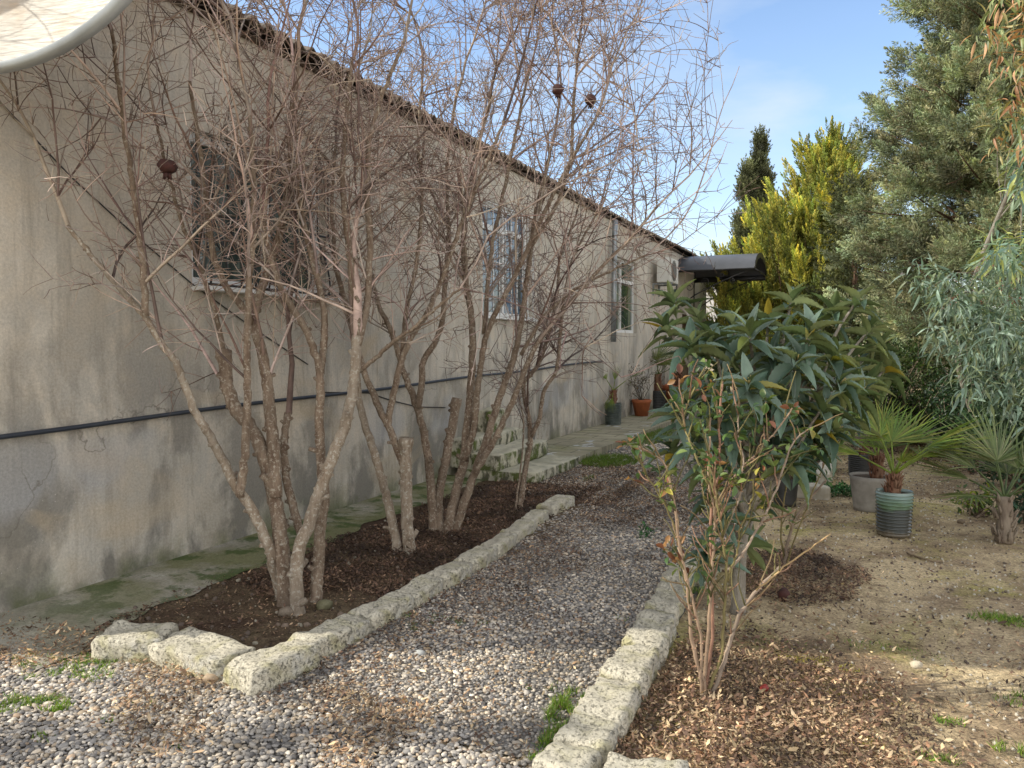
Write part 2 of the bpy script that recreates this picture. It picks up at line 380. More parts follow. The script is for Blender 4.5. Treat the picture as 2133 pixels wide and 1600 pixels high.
sl = bpy.data.lights.new('sun', 'SUN'); sl.energy = 5.0; sl.angle = math.radians(.55); sl.color = (1.0, .93, .78)
so = bpy.data.objects.new('sun', sl); COL.objects.link(so); so.rotation_euler = Vector(tuple(sdir)).to_track_quat('Z', 'Y').to_euler()
so.location = tuple(sdir*30)

# ---------------------------------------------------------------- ground
def gh(x, y):
    x = np.asarray(x, float); y = np.asarray(y, float)
    h = .010*np.sin(x*2.1+1.3*np.sin(y*1.1))+.008*np.sin(y*2.7+x*.9)+.005*np.sin(x*6.3-y*4.1)
    r = np.clip((x+.85)/1.2, 0, 1)
    h = h*(.25+.75*r) + r*.03*np.sin(x*1.3+.6)*np.sin(y*.8+.4)
    return h - .012
def snoise(x, y, s, o=0):
    return np.array([mnoise.noise((a*s+o, b*s-o, o*.37)) for a, b in zip(x, y)])
def vgrid(g, xs, ys, dz, jit=0.0):
    def fn(X, Y):
        Z = gh(X, Y)+dz
        if jit: Z = Z + RG.uniform(-jit, jit, len(X))
        return np.stack([X, Y, Z], 1)
    grid(g, xs, ys, fn)
g = Geo()
xs = np.concatenate([[-300,-80,-25], np.arange(-12, 9, .14), [12, 25, 80, 300]])
ys = np.concatenate([[-120,-30,-6], np.arange(-1, 24, .14), [28, 40, 80, 300, 600]])
vgrid(g, xs, ys, 0); tag(g.build('ground', M_soil), kind='structure')
g = Geo(); vgrid(g, np.arange(-6.4, -.8, .08), np.arange(-.5, 2.58, .08), .007); vgrid(g, np.arange(-2.6, -.85, .08), np.arange(2.58, 9.4, .08), .012)
vgrid(g, np.arange(-3.40, -2.5, .08), np.arange(7.9, 9.4, .08), .008); vgrid(g, np.arange(-3.45, -1.0, .08), np.arange(9.4, 20, .08), .009)
tag(g.build('gravel_path', M_gravb), kind='structure')
g = Geo(); vgrid(g, np.arange(-3.95, -2.36, .06), np.arange(2.66, 7.95, .06), .016, .008); tag(g.build('planting_bed', M_bed), kind='structure')
g = Geo()
def apron(X, Y):
    e = .05*np.sin(Y*3.1)+.03*np.sin(Y*7.7)+.02*np.sin(Y*17)
    fx = (X+4.46)/.72
    XX = X + fx*(e+ .16*(Y < 3.2)*np.clip((3.2-Y)/.8, 0, 1)-.14*np.clip((Y-3.6)/3, 0, 1))
    YY = Y + (Y < 2.55)*(.07*np.sin(X*9)+.04*np.sin(X*21))
    return np.stack([XX, YY, gh(XX, YY)+.045-.02*fx], 1)
grid(g, np.linspace(-4.46, -3.74, 14), np.arange(2.36, 7.9, .06), apron)
n0 = g.n; 
# skirt in front of the apron
def skirt(U, W):
    a = apron(-4.46+.72*U, np.full_like(U, 2.36)); a[:,2] -= W*.06; a[:,1] -= W*.015; return a
grid(g, np.linspace(0, 1, 14), [0, 1], skirt)
tag(g.build('concrete_apron', M_conc), kind='structure')

# pebbles: nobody could count them
def frand(n, lo, hi): return RG.uniform(lo, hi, n)
PEB = np.array((1.24,1.19,1.13))*np.array([(.42,.40,.37),(.27,.265,.26),(.51,.46,.39),(.19,.185,.185),(.62,.55,.45),(.75,.70,.61),(.36,.30,.225),(.43,.33,.24)])
PW = np.array([.25,.23,.15,.17,.06,.03,.07,.04])
def pebbles(g, x0, x1, y0, y1, sp, tmpl, smin, smax, keep=None):
    nx = int((x1-x0)/sp); ny = int((y1-y0)/sp)
    X, Y = np.meshgrid(x0+(np.arange(nx)+.5)*sp, y0+(np.arange(ny)+.5)*sp); X = X.ravel()+frand(nx*ny,-.5,.5)*sp; Y = Y.ravel()+frand(nx*ny,-.5,.5)*sp
    if keep is not None: k = keep(X, Y); X, Y = X[k], Y[k]
    n = len(X); s = frand(n, smin, smax)*np.exp(RG.normal(0, .18, n))
    sc = np.stack([s*frand(n,1.,1.45), s*frand(n,.75,1.05), s*frand(n,.45,.75)], 1)
    a = frand(n, 0, 2*pi); X3 = np.stack([np.cos(a), np.sin(a), RG.normal(0,.22,n)], 1); Z3 = np.stack([RG.normal(0,.25,n), RG.normal(0,.25,n), np.ones(n)], 1)
    c = PEB[RG.choice(len(PEB), n, p=PW)]*(frand(n, .55, 1.12)*(.92+.5*np.clip(snoise(X, Y, 2.3, 6.6), -.5, .35)))[:,None]
    z = gh(X, Y)+.010+frand(n, -.003, .008)
    v, f = tmpl; inst(g, v+RG.normal(0, .05, v.shape), [f], np.stack([X,Y,z],1), X3, Z3, sc, c)
g = Geo(); I1, I2 = ico(), ico2()
def inview(x, y, m=.25):
    d = x*FW[0]+y*FW[1]; r = x*RT[0]+y*RT[1]
    return (np.abs(r) < d*.68+m) & (d > 2.2)
pebbles(g, -4.9, -.86, 1.2, 2.62, .0158, I2, .0066, .0118, lambda x, y: inview(x, y) & ((y < 2.60) | (x > -2.35)) & ~((x < -3.75) & (y > 2.36+.25*RG.random(len(x)))))
pebbles(g, -2.44, -1.00, 2.62, 5.2, .0162, I1, .0068, .0118)
pebbles(g, -2.50, -.95, 5.2, 9.2, .020, I1, .0075, .014)
pebbles(g, -3.36, -2.40, 7.25, 9.2, .023, I1, .010, .016, lambda x, y: (y > 9.38) | (x > -3.30))
pebbles(g, -3.38, -1.2, 9.2, 14, .032, I1, .012, .021, lambda x, y: RG.random(len(x)) < .85)
tag(g.build('gravel', M_peb), kind='stuff')

# dry litter
LT_v = np.array([(0,0,0),(.35,.5,.10),(.35,-.5,.16),(.8,.38,.30),(.8,-.34,.10),(1.1,0,.34)]); LT_f4 = [(0,2,1,0)]
LT_f = [[(0,2,1),(1,2,3),(2,4,3),(3,4,5)]]
def litter(g, X, Y, smin, smax, cols, zoff=.012, lift=.02):
    n = len(X); a = frand(n, 0, 2*pi)
    s = smin+(smax-smin)*RG.random(n)**2.2*1.5; sc = np.stack([s*frand(n,.8,1.5), s*frand(n,.12,.6), s*frand(n,.4,1.6)], 1)
    X3 = np.stack([np.cos(a), np.sin(a), RG.normal(0,.3,n)], 1); Z3 = np.stack([RG.normal(0,.5,n), RG.normal(0,.5,n), np.ones(n)], 1)
    cols = np.array(cols); c = cols[RG.integers(0, len(cols), n)]*(frand(n,.4,1.35)*(1+1.2*np.clip(snoise(X, Y, 3.1, 2.2), -.45, .3)))[:,None]
    inst(g, LT_v, LT_f, np.stack([X, Y, gh(X,Y)+zoff+frand(n,0,lift)], 1), X3, Z3, sc, c)
def scatter(n, x0, x1, y0, y1): return frand(n,x0,x1), frand(n,y0,y1)
DK = [(.12,.07,.048),(.17,.10,.066),(.08,.05,.036),(.24,.155,.10),(.14,.08,.055)]
BR = [(.33,.21,.13),(.46,.32,.20),(.24,.15,.095),(.60,.46,.30),(.17,.11,.075),(.27,.15,.09)]
TN = [(.56,.42,.25),(.48,.31,.18),(.66,.52,.34),(.34,.21,.12)]
g = Geo()
X, Y = scatter(52000, -3.98, -2.52, 2.75, 7.9)
d = snoise(X, Y, 1.6, 3.1); edge = -3.80-.05*np.sin(Y*3)+.12*snoise(X, Y, 3.0, 9)+.10*np.clip((3.6-Y),0,1)-.0
k = (X > edge) & ~((Y < 3.9) & (d + .35*(3.9-Y) > .12)); litter(g, X[k], Y[k], .007, .026, DK, .018, .018)
X, Y = scatter(3500, -3.9, -2.55, 2.75, 4.2); litter(g, X, Y, .008, .022, DK+BR[:2], .018, .01)
tag(g.build('mulch', M_litter), kind='stuff')
g = Geo()   # brown leaves blown over the gravel and kerbs
X, Y = scatter(42000, -2.37, -1.05, 2.5, 9.0); d = snoise(X, Y, 1.1, 5.5)
k = (np.clip(1.0-(X+2.37)/.65, 0, 1)*1.0 + .45*np.clip(d*3, 0, 1) + .9*(Y > 6.3) > RG.random(len(X))*1.25); litter(g, X[k], Y[k], .006, .022, DK+BR[:2], .018, .012)
X, Y = scatter(17000, -4.4, -1.6, 1.9, 2.75); d = snoise(X, Y, 1.7, 1.2)
k = (d + (Y-2.25)*1.0+.12*RG.normal(0,1,len(X)) > .12); litter(g, X[k], Y[k], .006, .022, BR+TN[:2], .02, .02)
X, Y = scatter(9000, -3.3, -2.2, 7.0, 9.6); litter(g, X, Y, .010, .026, DK+BR[:2], .018, .012)
X, Y = scatter(700, -2.2, -1.0, 2.5, 3.6); litter(g, X, Y, .010, .024, TN, .02, .01)
tag(g.build('fallen_leaves', M_litter), kind='stuff')
g = Geo()   # litter over the right-hand bed
X, Y = scatter(120000, -.84, 1.6, 2.5, 5.0); d = snoise(X, Y, 1.3, 8.8); r = np.hypot(X+.55, (Y-3.3)*.9)
den = np.clip(1.15-r*1.15, 0, 1)+.55*(d > .14)*(Y < 3.95)+.22*(Y < 3.9)*(X < 0.2)+.05
k = den > RG.random(len(X)); litter(g, X[k], Y[k], .006, .024, BR+DK[:3]+TN[:1], .010, .02)
X, Y = scatter(16000, -.9, .3, 4.6, 6.4); r = np.hypot((X+.38)/.42, (Y-5.5)/.62)+.25*snoise(X, Y, 4, 2); k = r < 1; litter(g, X[k], Y[k], .010, .026, DK+BR[:1], .008, .015)
X, Y = scatter(9000, -.9, 3.6, 3.4, 14); d = snoise(X, Y, .9, 4.4); k = d > .08; litter(g, X[k], Y[k], .010, .03, BR+DK, .008, .012)
X, Y = scatter(2600, -.9, 3.6, 2.6, 12); litter(g, X, Y, .008, .022, [(.55,.48,.36),(.48,.40,.28),(.6,.55,.48)], .008, .006)
X, Y = scatter(16000, -.2, 4.2, 10.5, 18); d = snoise(X, Y, .5, 7.7)+.35*(X > .8); k = d > 0; litter(g, X[k], Y[k], .018, .05, DK+BR[2:3], .006, .02)
tag(g.build('dry_leaf_litter', M_litter), kind='stuff')
# small stones and crumbs on the right
g = Geo()
X, Y = scatter(9000, -.9, 3.6, 2.6, 12); n = len(X); s = frand(n,.004,.013)
inst(g, I1[0], [I1[1]], np.stack([X,Y,gh(X,Y)+.003],1), RG.normal(0,1,(n,3)), RG.normal(0,1,(n,3)), np.stack([s,s*.8,s*.7],1), np.array([(.32,.27,.2),(.5,.46,.38),(.12,.09,.07)])[RG.integers(0,3,n)])
X, Y = scatter(500, -3.9, -2.5, 2.8, 7.5); n = len(X); s = frand(n,.006,.022)*(RG.random(n)**2+.4)
inst(g, I1[0], [I1[1]], np.stack([X,Y,gh(X,Y)+.02],1), RG.normal(0,1,(n,3)), RG.normal(0,1,(n,3)), np.stack([s,s*.8,s*.7],1), np.array([(.20,.15,.11),(.32,.29,.22),(.12,.09,.07)])[RG.integers(0,3,n)])
tag(g.build('soil_crumbs', M_peb), kind='stuff')

# grass
GB_v = np.array([(0,-.5,0),(0,.5,0),(.5,.35,.06),(.5,-.35,.06),(1,0,-.12)]); GB_f = [[(0,1,2,3)], [(3,2,4)]]
def grass(g, cx, cy, rx, ry, n, h, cols, zo=0.01):
    a = frand(n,0,2*pi); r = RG.random(n)**.6; X = cx+rx*r*np.cos(a); Y = cy+ry*r*np.sin(a)
    d = snoise(X, Y, 14, 3); k = d > RG.normal(-.02, .12, len(X)); X, Y = X[k], Y[k]; n = len(X)
    s = frand(n,.45,1.1)*h; X3 = np.stack([RG.normal(0,.55,n), RG.normal(0,.55,n), np.ones(n)], 1)
    cols = np.array(cols)
    inst(g, GB_v, GB_f, np.stack([X,Y,gh(X,Y)+zo],1), X3, RG.normal(0,1,(n,3)), np.stack([s, np.full(n,.0045), s],1), cols[RG.integers(0,len(cols),n)]*frand(n,.7,1.2)[:,None])
GG = [(.13,.25,.03),(.21,.33,.045),(.09,.18,.025),(.24,.27,.07)]; GD = [(.09,.16,.02),(.12,.20,.025),(.17,.19,.04)]
def grass_at(name, L, cols):
    g = Geo()
    for (u, v, rx, ry, n, h) in L:
        p = G(u, v); grass(g, p[0], p[1], rx, ry, n, h, cols)
    tag(g.build(name, M_grassm), kind='stuff')
grass_at('grass', [(130,1392,.34,.10,1000,.04),(205,1380,.12,.07,420,.048),(110,1470,.11,.06,500,.042),(20,1470,.14,.07,500,.038),(60,1410,.06,.04,60,.03),(300,1470,.08,.04,40,.03),(230,1500,.05,.03,40,.03),
  (1180,1475,.07,.17,900,.06),(1155,1540,.05,.12,600,.055),(1120,1580,.04,.06,150,.04),(1150,1430,.05,.05,60,.03),(1410,1290,.02,.03,30,.03),(1450,1232,.06,.05,160,.05),
  (2105,1290,.22,.09,900,.05),(2110,1570,.07,.04,160,.06),(1980,1500,.07,.04,120,.03),(1960,1590,.12,.04,160,.04),(1300,1290,.05,.04,30,.02),(1100,1430,.06,.04,40,.02),(370,1560,.04,.03,30,.02),(1440,1420,.02,.02,25,.04)], GG)
grass_at('low_weeds', [(1268,962,.40,.55,9000,.085),(1350,912,.42,1.3,9000,.09),(1245,935,.16,.6,2200,.08),(1225,1000,.05,.2,200,.06),(900,1292,.22,.07,300,.03),(860,1310,.10,.05,120,.03),(1860,1345,.25,.08,200,.02),(2130,1450,.12,.1,300,.03),(90,1540,.06,.04,60,.03),(1650,1345,.2,.1,150,.02),(1010,1300,.06,.04,60,.02)], GD+GG[:1])

g = Geo()
for (u, v, rx, ry, n_) in [(1700,1372,.20,.10,2600),(1640,1405,.12,.06,900),(1760,1530,.15,.08,900),(1790,1440,.2,.05,700)]:
    p = G(u, v); grass(g, p[0], p[1], rx, ry, n_, .008, [(.46,.42,.09),(.38,.38,.08),(.50,.42,.14)], .002)
tag(g.build('moss', M_grassm), kind='stuff')
# ---------------------------------------------------------------- kerb stones and blocks
def rough_block(name, p0, p1, width, h, label, cat, group=None, m=None, z0=-.04, seg=(14,8,6), amp=.012, seed=0, lean=0, bev=.16):
    """block whose centre line runs p0 -> p1 on the ground"""
    m = m or M_lime
    p0 = np.array(p0[:2], float); p1 = np.array(p1[:2], float); d = p1-p0; L = np.linalg.norm(d); d /= L; nn = np.array((-d[1], d[0]))
    c = (p0+p1)/2; rnd = random.Random(seed)
    o = empty_mesh(name, (c[0], c[1], 0), math.atan2(d[1], d[0]))
    import bmesh
    bm = bmesh.new(); bmesh.ops.create_cube(bm, size=1)
    bmesh.ops.subdivide_edges(bm, edges=bm.edges[:], cuts=9, use_grid_fill=True)
    tl = (rnd.uniform(-.05,.05), rnd.uniform(-.12,.12))
    for v in bm.verts:
        q = v.co.copy()
        # rounded box
        r = bev*min(width, h); hx, hy, hz = L/2, width/2, h/2
        x, y, z = q.x*L, q.y*width, q.z*h
        ix = max(-hx+r, min(hx-r, x)); iy = max(-hy+r, min(hy-r, y)); iz = max(-hz+r, min(hz-r, z))
        dv = Vector((x-ix, y-iy, z-iz))
        if dv.length > 1e-6:
            dv = dv.normalized()*r
        p = Vector((ix, iy, iz))+dv
        s1 = mnoise.noise(Vector((p.x*5+seed*3.1, p.y*5, p.z*5)))*amp*1.6+mnoise.noise(Vector((p.x*17+seed, p.y*17, p.z*17)))*amp*.9+mnoise.noise(Vector((p.x*45+seed, p.y*45, p.z*45)))*amp*.35
        nn_ = p.normalized() if dv.length < 1e-6 else dv.normalized()
        p += nn_*s1
        p.y += p.x*tl[0]*.5; p.z += p.x*tl[1]*.25 + p.y*lean
        v.co = (p.x, p.y, p.z+h/2+z0)
    me = o.data; bm.to_mesh(me); bm.free()
    for q in me.polygons: q.use_smooth = True
    me.materials.append(m)
    tag(o, label, cat, group); return o
def empty_mesh(name, loc, rz):
    me = bpy.data.meshes.new(name); o = bpy.data.objects.new(name, me); COL.objects.link(o); o.location = loc; o.rotation_euler = (0,0,rz); return o
def kerb(pa, pb, w_, lab, grp, zt=.12, seed=0, **k):
    zt -= .030; a = G(pa[0], pa[1], zt); b = G(pb[0], pb[1], zt); e_ = nrm(b-a)*.010; a = a-e_; b = b+e_; w_ *= 1.0
    rough_block('kerb_stone', a, b, w_, zt+.05, lab, 'kerb stone', grp, z0=-.05, seed=seed, **k)
LG = 'limestone kerb of the bed along the house'
left = [((222,1312),(350,1312),.27,'large grey pitted kerb block, leftmost, lying toward the house wall',.14),
 ((352,1322),(490,1362),.24,'pale sunlit kerb block with two dark holes just left of the corner',.13),
 ((496,1392),(632,1334),.22,'sunlit kerb block at the pointed corner of the left bed',.13),
 ((632,1336),(748,1280),.18,'first fully shaded kerb block after the sunlit corner of the left bed',.125),
 ((752,1277),(836,1236),.18,'second shaded kerb block after the corner, level with the nearest tree trunks',.12),
 ((840,1234),(903,1199),.17,'third shaded kerb block after the corner, short with a mossy side',.12),
 ((906,1197),(962,1168),.17,'fourth shaded kerb block, beside the two pale leaning stems',.12),
 ((965,1166),(1014,1138),.16,'fifth shaded kerb block after the corner of the left bed',.12),
 ((1017,1136),(1057,1110),.16,'sixth shaded kerb block, beside the third clump of stems',.12),
 ((1060,1108),(1098,1082),.16,'seventh shaded kerb block, fourth from the far end of the row',.115),
 ((1100,1078),(1128,1060),.15,'small tilted kerb block, second from the far end of the left row',.12),
 ((1135,1052),(1180,1030),.18,'farthest kerb block of the left row with yellow moss on top',.13)]
for i, (a, b, w_, lab, zt) in enumerate(left): kerb(a, b, w_, lab, LG, zt, seed=i+1, amp=.017 if i < 4 else .012)
RGp = 'limestone kerb of the right-hand bed'
right = [((1163,1597),(1200,1545),.19,'nearest kerb block of the right row, cut by the lower edge of the picture',.12),
 ((1203,1540),(1240,1490),.20,'grey kerb block with a crack, second of the right row from the front',.12),
 ((1243,1486),(1290,1408),.20,'sunlit lichen-yellow kerb block with a grass tuft at its side, right row',.125),
 ((1293,1404),(1335,1342),.20,'sunlit kerb block crossed by the shadow line, level with the rose base',.13),
 ((1337,1340),(1376,1272),.19,'shaded kerb block with a pale flaked patch, right row',.125),
 ((1378,1268),(1404,1214),.18,'shaded kerb block beside a small green tuft, right row',.12),
 ((1406,1211),(1425,1170),.18,'farthest visible kerb block of the right row under the rose twigs',.12)]
for i, (a, b, w_, lab, zt) in enumerate(right): kerb(a, b, w_, lab, RGp, zt, seed=i+31, amp=.016)
kerb((1262,1592),(1420,1618), .22, 'sunlit yellow kerb block running right from the nearest end of the right row', RGp, .12, seed=50, amp=.018)
rough_block('kerb_stone', (-.98,4.95), (-.97,5.5), .18, .17, 'shaded kerb block hidden behind the rose twigs beyond the right row', 'kerb stone', RGp, seed=51, z0=-.05)
# white stones edging the far right bed
WG = 'whitish stones edging the bed behind the loquat'
M_wlime = simple('whitish_limestone', (.58,.55,.47), .9, (.42,.38,.30), 9, .5)
a = G(1652,1030); b = G(1728,1038); rough_block('edging_stone', a, b, .14, .17, 'long whitish edging stone lying level below the green weeds', 'edging stone', WG, M_wlime, seed=60, z0=-.05)
for i, (u0, v0, u1, v1, lab) in enumerate([(1712,1012,1722,990,'whitish edging stone at the corner beside the green weeds'),(1722,985,1728,955,'whitish edging stone second behind the corner of the far bed'),(1729,950,1735,920,'whitish edging stone behind the yellow rose leaves'),(1736,915,1742,885,'farthest whitish edging stone under the loquat leaves')]):
    rough_block('edging_stone', G(u0,v0), G(u1,v1), .16, .20, lab, 'edging stone', WG, M_wlime, seed=61+i, z0=-.05, amp=.02)
# steps by the house
SG = 'mossy limestone blocks stacked by the wall'
rough_block('stone_slab', (-3.78,7.86), (-3.78,9.38), .90, .16, 'low flat limestone slab, bottom of the mossy steps by the wall', 'stone slab', SG, M_moss, z0=-.04, seed=70, amp=.012, bev=.12)
rough_block('stone_block', (-3.93,7.84), (-3.93,9.32), .36, .20, 'long mossy block lying on the low slab, middle of the steps', 'stone block', SG, M_moss, z0=.115, seed=71, amp=.016, bev=.12)
rough_block('stone_block', (-4.27,7.9), (-4.27,9.30), .32, .36, 'dark mossy block against the house wall, upper step', 'stone block', SG, M_moss, z0=.10, seed=72, amp=.02, bev=.1)
rough_block('stone_block', (-4.31,8.55), (-4.31,9.0), .2, .30, 'small upright brown stone standing on the upper mossy step', 'stone block', SG, M_moss, z0=.45, seed=73, amp=.014)
# slabs of the walkway along the wall
g = Geo()
grid(g, np.linspace(-4.46, -3.40, 12), np.linspace(9.42, 23.5, 90), lambda X, Y: np.stack([X, Y, .085+.004*np.sin(X*7+Y*3)], 1))
grid(g, [0, 1], np.linspace(9.42, 23.5, 90), lambda U, Y: np.stack([-3.40+0*U, Y, .085-.15*U+.004*np.sin(-3.4*7+Y*3)*(1-U)], 1))
grid(g, [0, 1], np.linspace(-4.46, -3.40, 12), lambda U, X: np.stack([X, 9.42+0*X, .085-.15*U+.004*np.sin(X*7+9.42*3)*(1-U)], 1))
tag(g.build('walkway', M_slab, smooth=False), kind='structure')
# loose stones
for i, (u, v, s, lab) in enumerate([(875,1365,.03,'loose grey pebble sticking out of the sunlit gravel'),(890,1400,.02,None)]):
    if not lab: continue
    g = Geo(); p = G(u, v); inst(g, I2[0]+RG.normal(0,.06,I2[0].shape), [I2[1]], [p+np.array((0,0,.012))], [(1,.2,0)], [(0,0,1)], (s, s*.7, s*.5), (.42,.43,.42)); tag(g.build('stone', M_peb), lab, 'stone')
for i, (u, v, s, lab, c) in enumerate([(598,1282,.05,'small earthy stone at the foot of the nearest trunk clump',(.2,.16,.12)),(675,1268,.05,'olive stone between the nearest trunks and the kerb',(.17,.16,.09)),(245,1335,.05,'rounded grey stone resting against the leftmost kerb block',(.24,.22,.19)),(2002,1090,.035,'brown stone lying on the soil left of the planted fan palm',(.16,.12,.08)),(1909,1390,.03,'pale stone on the sunlit leaf litter at lower right',(.5,.44,.33)),(440,1420,.04,'brownish stone in front of the sunlit kerb corner',(.36,.27,.18))]):
    g = Geo(); p = G(u, v); inst(g, I2[0]+RG.normal(0,.09,I2[0].shape), [I2[1]], [p+np.array((0,0,s*.4))], [(1,.3,.1)], [(0,0,1)], (s, s*.8, s*.65), c); tag(g.build('stone', M_peb), lab, 'stone')

# ---------------------------------------------------------------- house
XW = -4.44; Y0 = 2.08; Y1 = 24.0; ZT = 3.98
house = empty('house', (XW, Y0, 0), 'long low rendered house with stained grey-beige wall and corrugated roof', 'house')
WIN = [(4.13,5.66,1.98,3.12), (8.80,10.35,1.93,3.42), (14.45,16.1,1.81,3.30), (20.6,21.7,.1,2.4)]
g = Geo()
yc = sorted({Y0, Y1, *[w_[0] for w_ in WIN], *[w_[1] for w_ in WIN]}); zc = sorted({-.2, ZT, *[w_[2] for w_ in WIN], *[w_[3] for w_ in WIN]})
for i in range(len(yc)-1):
    for j in range(len(zc)-1):
        my, mz = (yc[i]+yc[i+1])/2, (zc[j]+zc[j+1])/2
        if any(w_[0] < my < w_[1] and w_[2] < mz < w_[3] for w_ in WIN): continue
        g.add([(XW,yc[i],zc[j]),(XW,yc[i+1],zc[j]),(XW,yc[i+1],zc[j+1]),(XW,yc[i],zc[j+1])], [[(0,1,2,3)]])
D = .16
for (a, b, c, d) in WIN:
    x0, x1 = XW-D, XW
    g.add([(x1,a,c),(x1,b,c),(x0,b,c),(x0,a,c)], [[(0,1,2,3)]]); g.add([(x1,a,d),(x0,a,d),(x0,b,d),(x1,b,d)], [[(0,1,2,3)]])
    g.add([(x1,a,c),(x0,a,c),(x0,a,d),(x1,a,d)], [[(0,1,2,3)]]); g.add([(x1,b,c),(x1,b,d),(x0,b,d),(x0,b,c)], [[(0,1,2,3)]])
    g.add([(x0-.12,a-.05,c-.05),(x0-.12,b+.05,c-.05),(x0-.12,b+.05,d+.05),(x0-.12,a-.05,d+.05)], [[(0,1,2,3)]])
XB = -12.5; XR = -8.4; ZR = 5.25
g.add([(XW,Y0,-.2),(XW,Y0,ZT),(XR,Y0,ZR-.1),(XB,Y0,ZT),(XB,Y0,-.2)], [[(0,1,2,3,4)]])
g.add([(XW,Y1,-.2),(XW,Y1,ZT),(XR,Y1,ZR-.1),(XB,Y1,ZT),(XB,Y1,-.2)], [[(4,3,2,1,0)]])
g.add([(XB,Y0,-.2),(XB,Y0,ZT),(XB,Y1,ZT),(XB,Y1,-.2)], [[(0,1,2,3)]])
g.build('wall', M_wall, house, smooth=False)
# corrugated roof, thin sheets
g = Geo(); ysr = np.arange(Y0-.12, Y1+.2, .03); wav = lambda Y: .028*np.sin(Y/.17*2*pi)
stag = lambda Y: .035*np.sin(np.floor(Y/1.12)*12.9898)
def rf(off):
    def f(U, Y):
        x = XW+.13+stag(Y)+(XR-XW-.13)*U; return np.stack([x, Y, ZT+.055+(ZR-ZT)*U+wav(Y)+off+.012*np.sin(np.floor(Y/1.12)*7.1)], 1)
    return f
grid(g, np.linspace(0,1,5), ysr, rf(0)); grid(g, np.linspace(0,1,5), ysr, rf(-.012))
def edge(U, Y): return np.where((U < .5)[:,None], rf(0)(0*U, Y), rf(-.012)(0*U, Y))
grid(g, [0, 1], ysr, edge)
grid(g, np.linspace(0,1,3), ysr, lambda U, Y: np.stack([XR+(XB-.2-XR)*U, Y, ZR+.055-(ZR-ZT)*U+wav(Y)], 1))
g.build('roof', M_roof, house)
g = Geo(); g.box((XW+.004, Y0-.05, ZT-.045), (XW+.035, Y1+.1, ZT-.002)); g.build('eaves_board', simple('old_brown_wood', (.10,.07,.05), .8, (.055,.04,.03), 10, .3, sc3=(1,.3,3)), house)
# windows
def window(i, glass, mull, trans, frame_w=.065, inset=.07):
    a, b, c, d = WIN[i]; x1 = XW-inset; x0 = x1-.06
    g = Geo(); f = frame_w
    g.box((x0,a+.003,c+.003),(x1,a+f,d-.003)); g.box((x0,b-f,c+.003),(x1,b-.003,d-.003)); g.box((x0+.002,a+f,c+.003),(x1-.002,b-f,c+f)); g.box((x0+.002,a+f,d-f),(x1-.002,b-f,d-.003))
    for m_ in mull: g.box((x0+.004,m_-f/2,c+f),(x1+.006,m_+f/2,d-f))
    segs = [a+f, *[q for m_ in mull for q in (m_-f/2, m_+f/2)], b-f]
    for k in range(0, len(segs), 2):
        for t_ in trans: g.box((x0+.006,segs[k],t_-f*.55),(x1+.003,segs[k+1],t_+f*.55))
        # inner sash lip
    fr = g.build('window', M_white_pvc, house, smooth=False)
    g = Geo(); g.box((x0+.02,a+f*.5,c+f*.5),(x0+.032,b-f*.5,d-f*.5)); g.build('glass', glass, fr, smooth=False)
    return fr
w1 = window(0, M_glass, [4.98], [], .075); w2 = window(1, M_glassb, [9.55], [3.1]); w3 = window(2, M_glassg, [15.12], [2.86])
g = Geo(); a, b, c, d = WIN[0]; g.box((XW+.003, a-.02, c-.03), (XW+.17, b+.03, c-.002)); g.build('sill', M_white_pvc, w1, smooth=False)
g = Geo(); a, b, c, d = WIN[1]; g.box((XW+.003, a-.02, c-.03), (XW+.09, b+.03, c-.002)); g.build('sill', M_white_pvc, w2, smooth=False)
# bellied black grille on the first window
def grille(i, parent, m, belly, nb, rad):
    a, b, c, d = WIN[i]; L = []
    zz = np.linspace(c+.01, d-.03, 16); k = (d-zz)/(d-c)
    xx = XW+.045+belly*np.where(k > .55, np.sin(np.clip((k-.55)/.42, 0, 1)*pi*.55)**1.2, 0)
    xx[0] = XW+.06+belly*.75
    for y in np.linspace(a+.02, b-.02, nb): L.append((np.stack([xx, np.full(16, y), zz], 1), np.full(16, rad)))
    for q, z in ((XW+.045, d-.04), (XW+.045, c+(d-c)*.47), (XW+.06+belly*.75, c+.012)): L.append((np.array([(q,a,z),(q,(a+b)/2,z),(q,b,z)]), np.full(3, rad*1.2)))
    sp_ = (b-a-.04)/(nb-1)
    if belly:
        for j in range(nb-1):
            yc_ = a+.02+sp_*(j+.5)
            for s_ in (-1, 1):
                th = np.linspace(0, 4.6, 12); r_ = .012+.05*th/4.6
                L.append((np.stack([np.full(12, XW+.06+belly*.35), yc_+s_*(.062-r_*np.cos(th)), c+(d-c)*.30+r_*np.sin(th)], 1), np.full(12, rad*.7)))
    g = Geo(); tubes(g, L, 6); g.build('grille', m, parent)
grille(0, w1, M_black, .13, 11, .0075); grille(1, w2, M_white_pvc, 0, 9, .008)
# door under the canopy
g = Geo(); a, b, c, d = WIN[3]; g.box((XW-.10,a+.005,c),(XW-.05,b-.005,d-.005)); dr = g.build('door', simple('brown_door', (.09,.05,.03), .5, (.06,.035,.02), 5), house, smooth=False)
g = Geo(); tubes(g, [(np.array([(XW-.03,a+.12,1.05),(XW-.01,a+.12,1.1),(XW-.03,a+.12,1.17)]), np.full(3,.01))], 6); g.build('handle', M_zinc, dr)

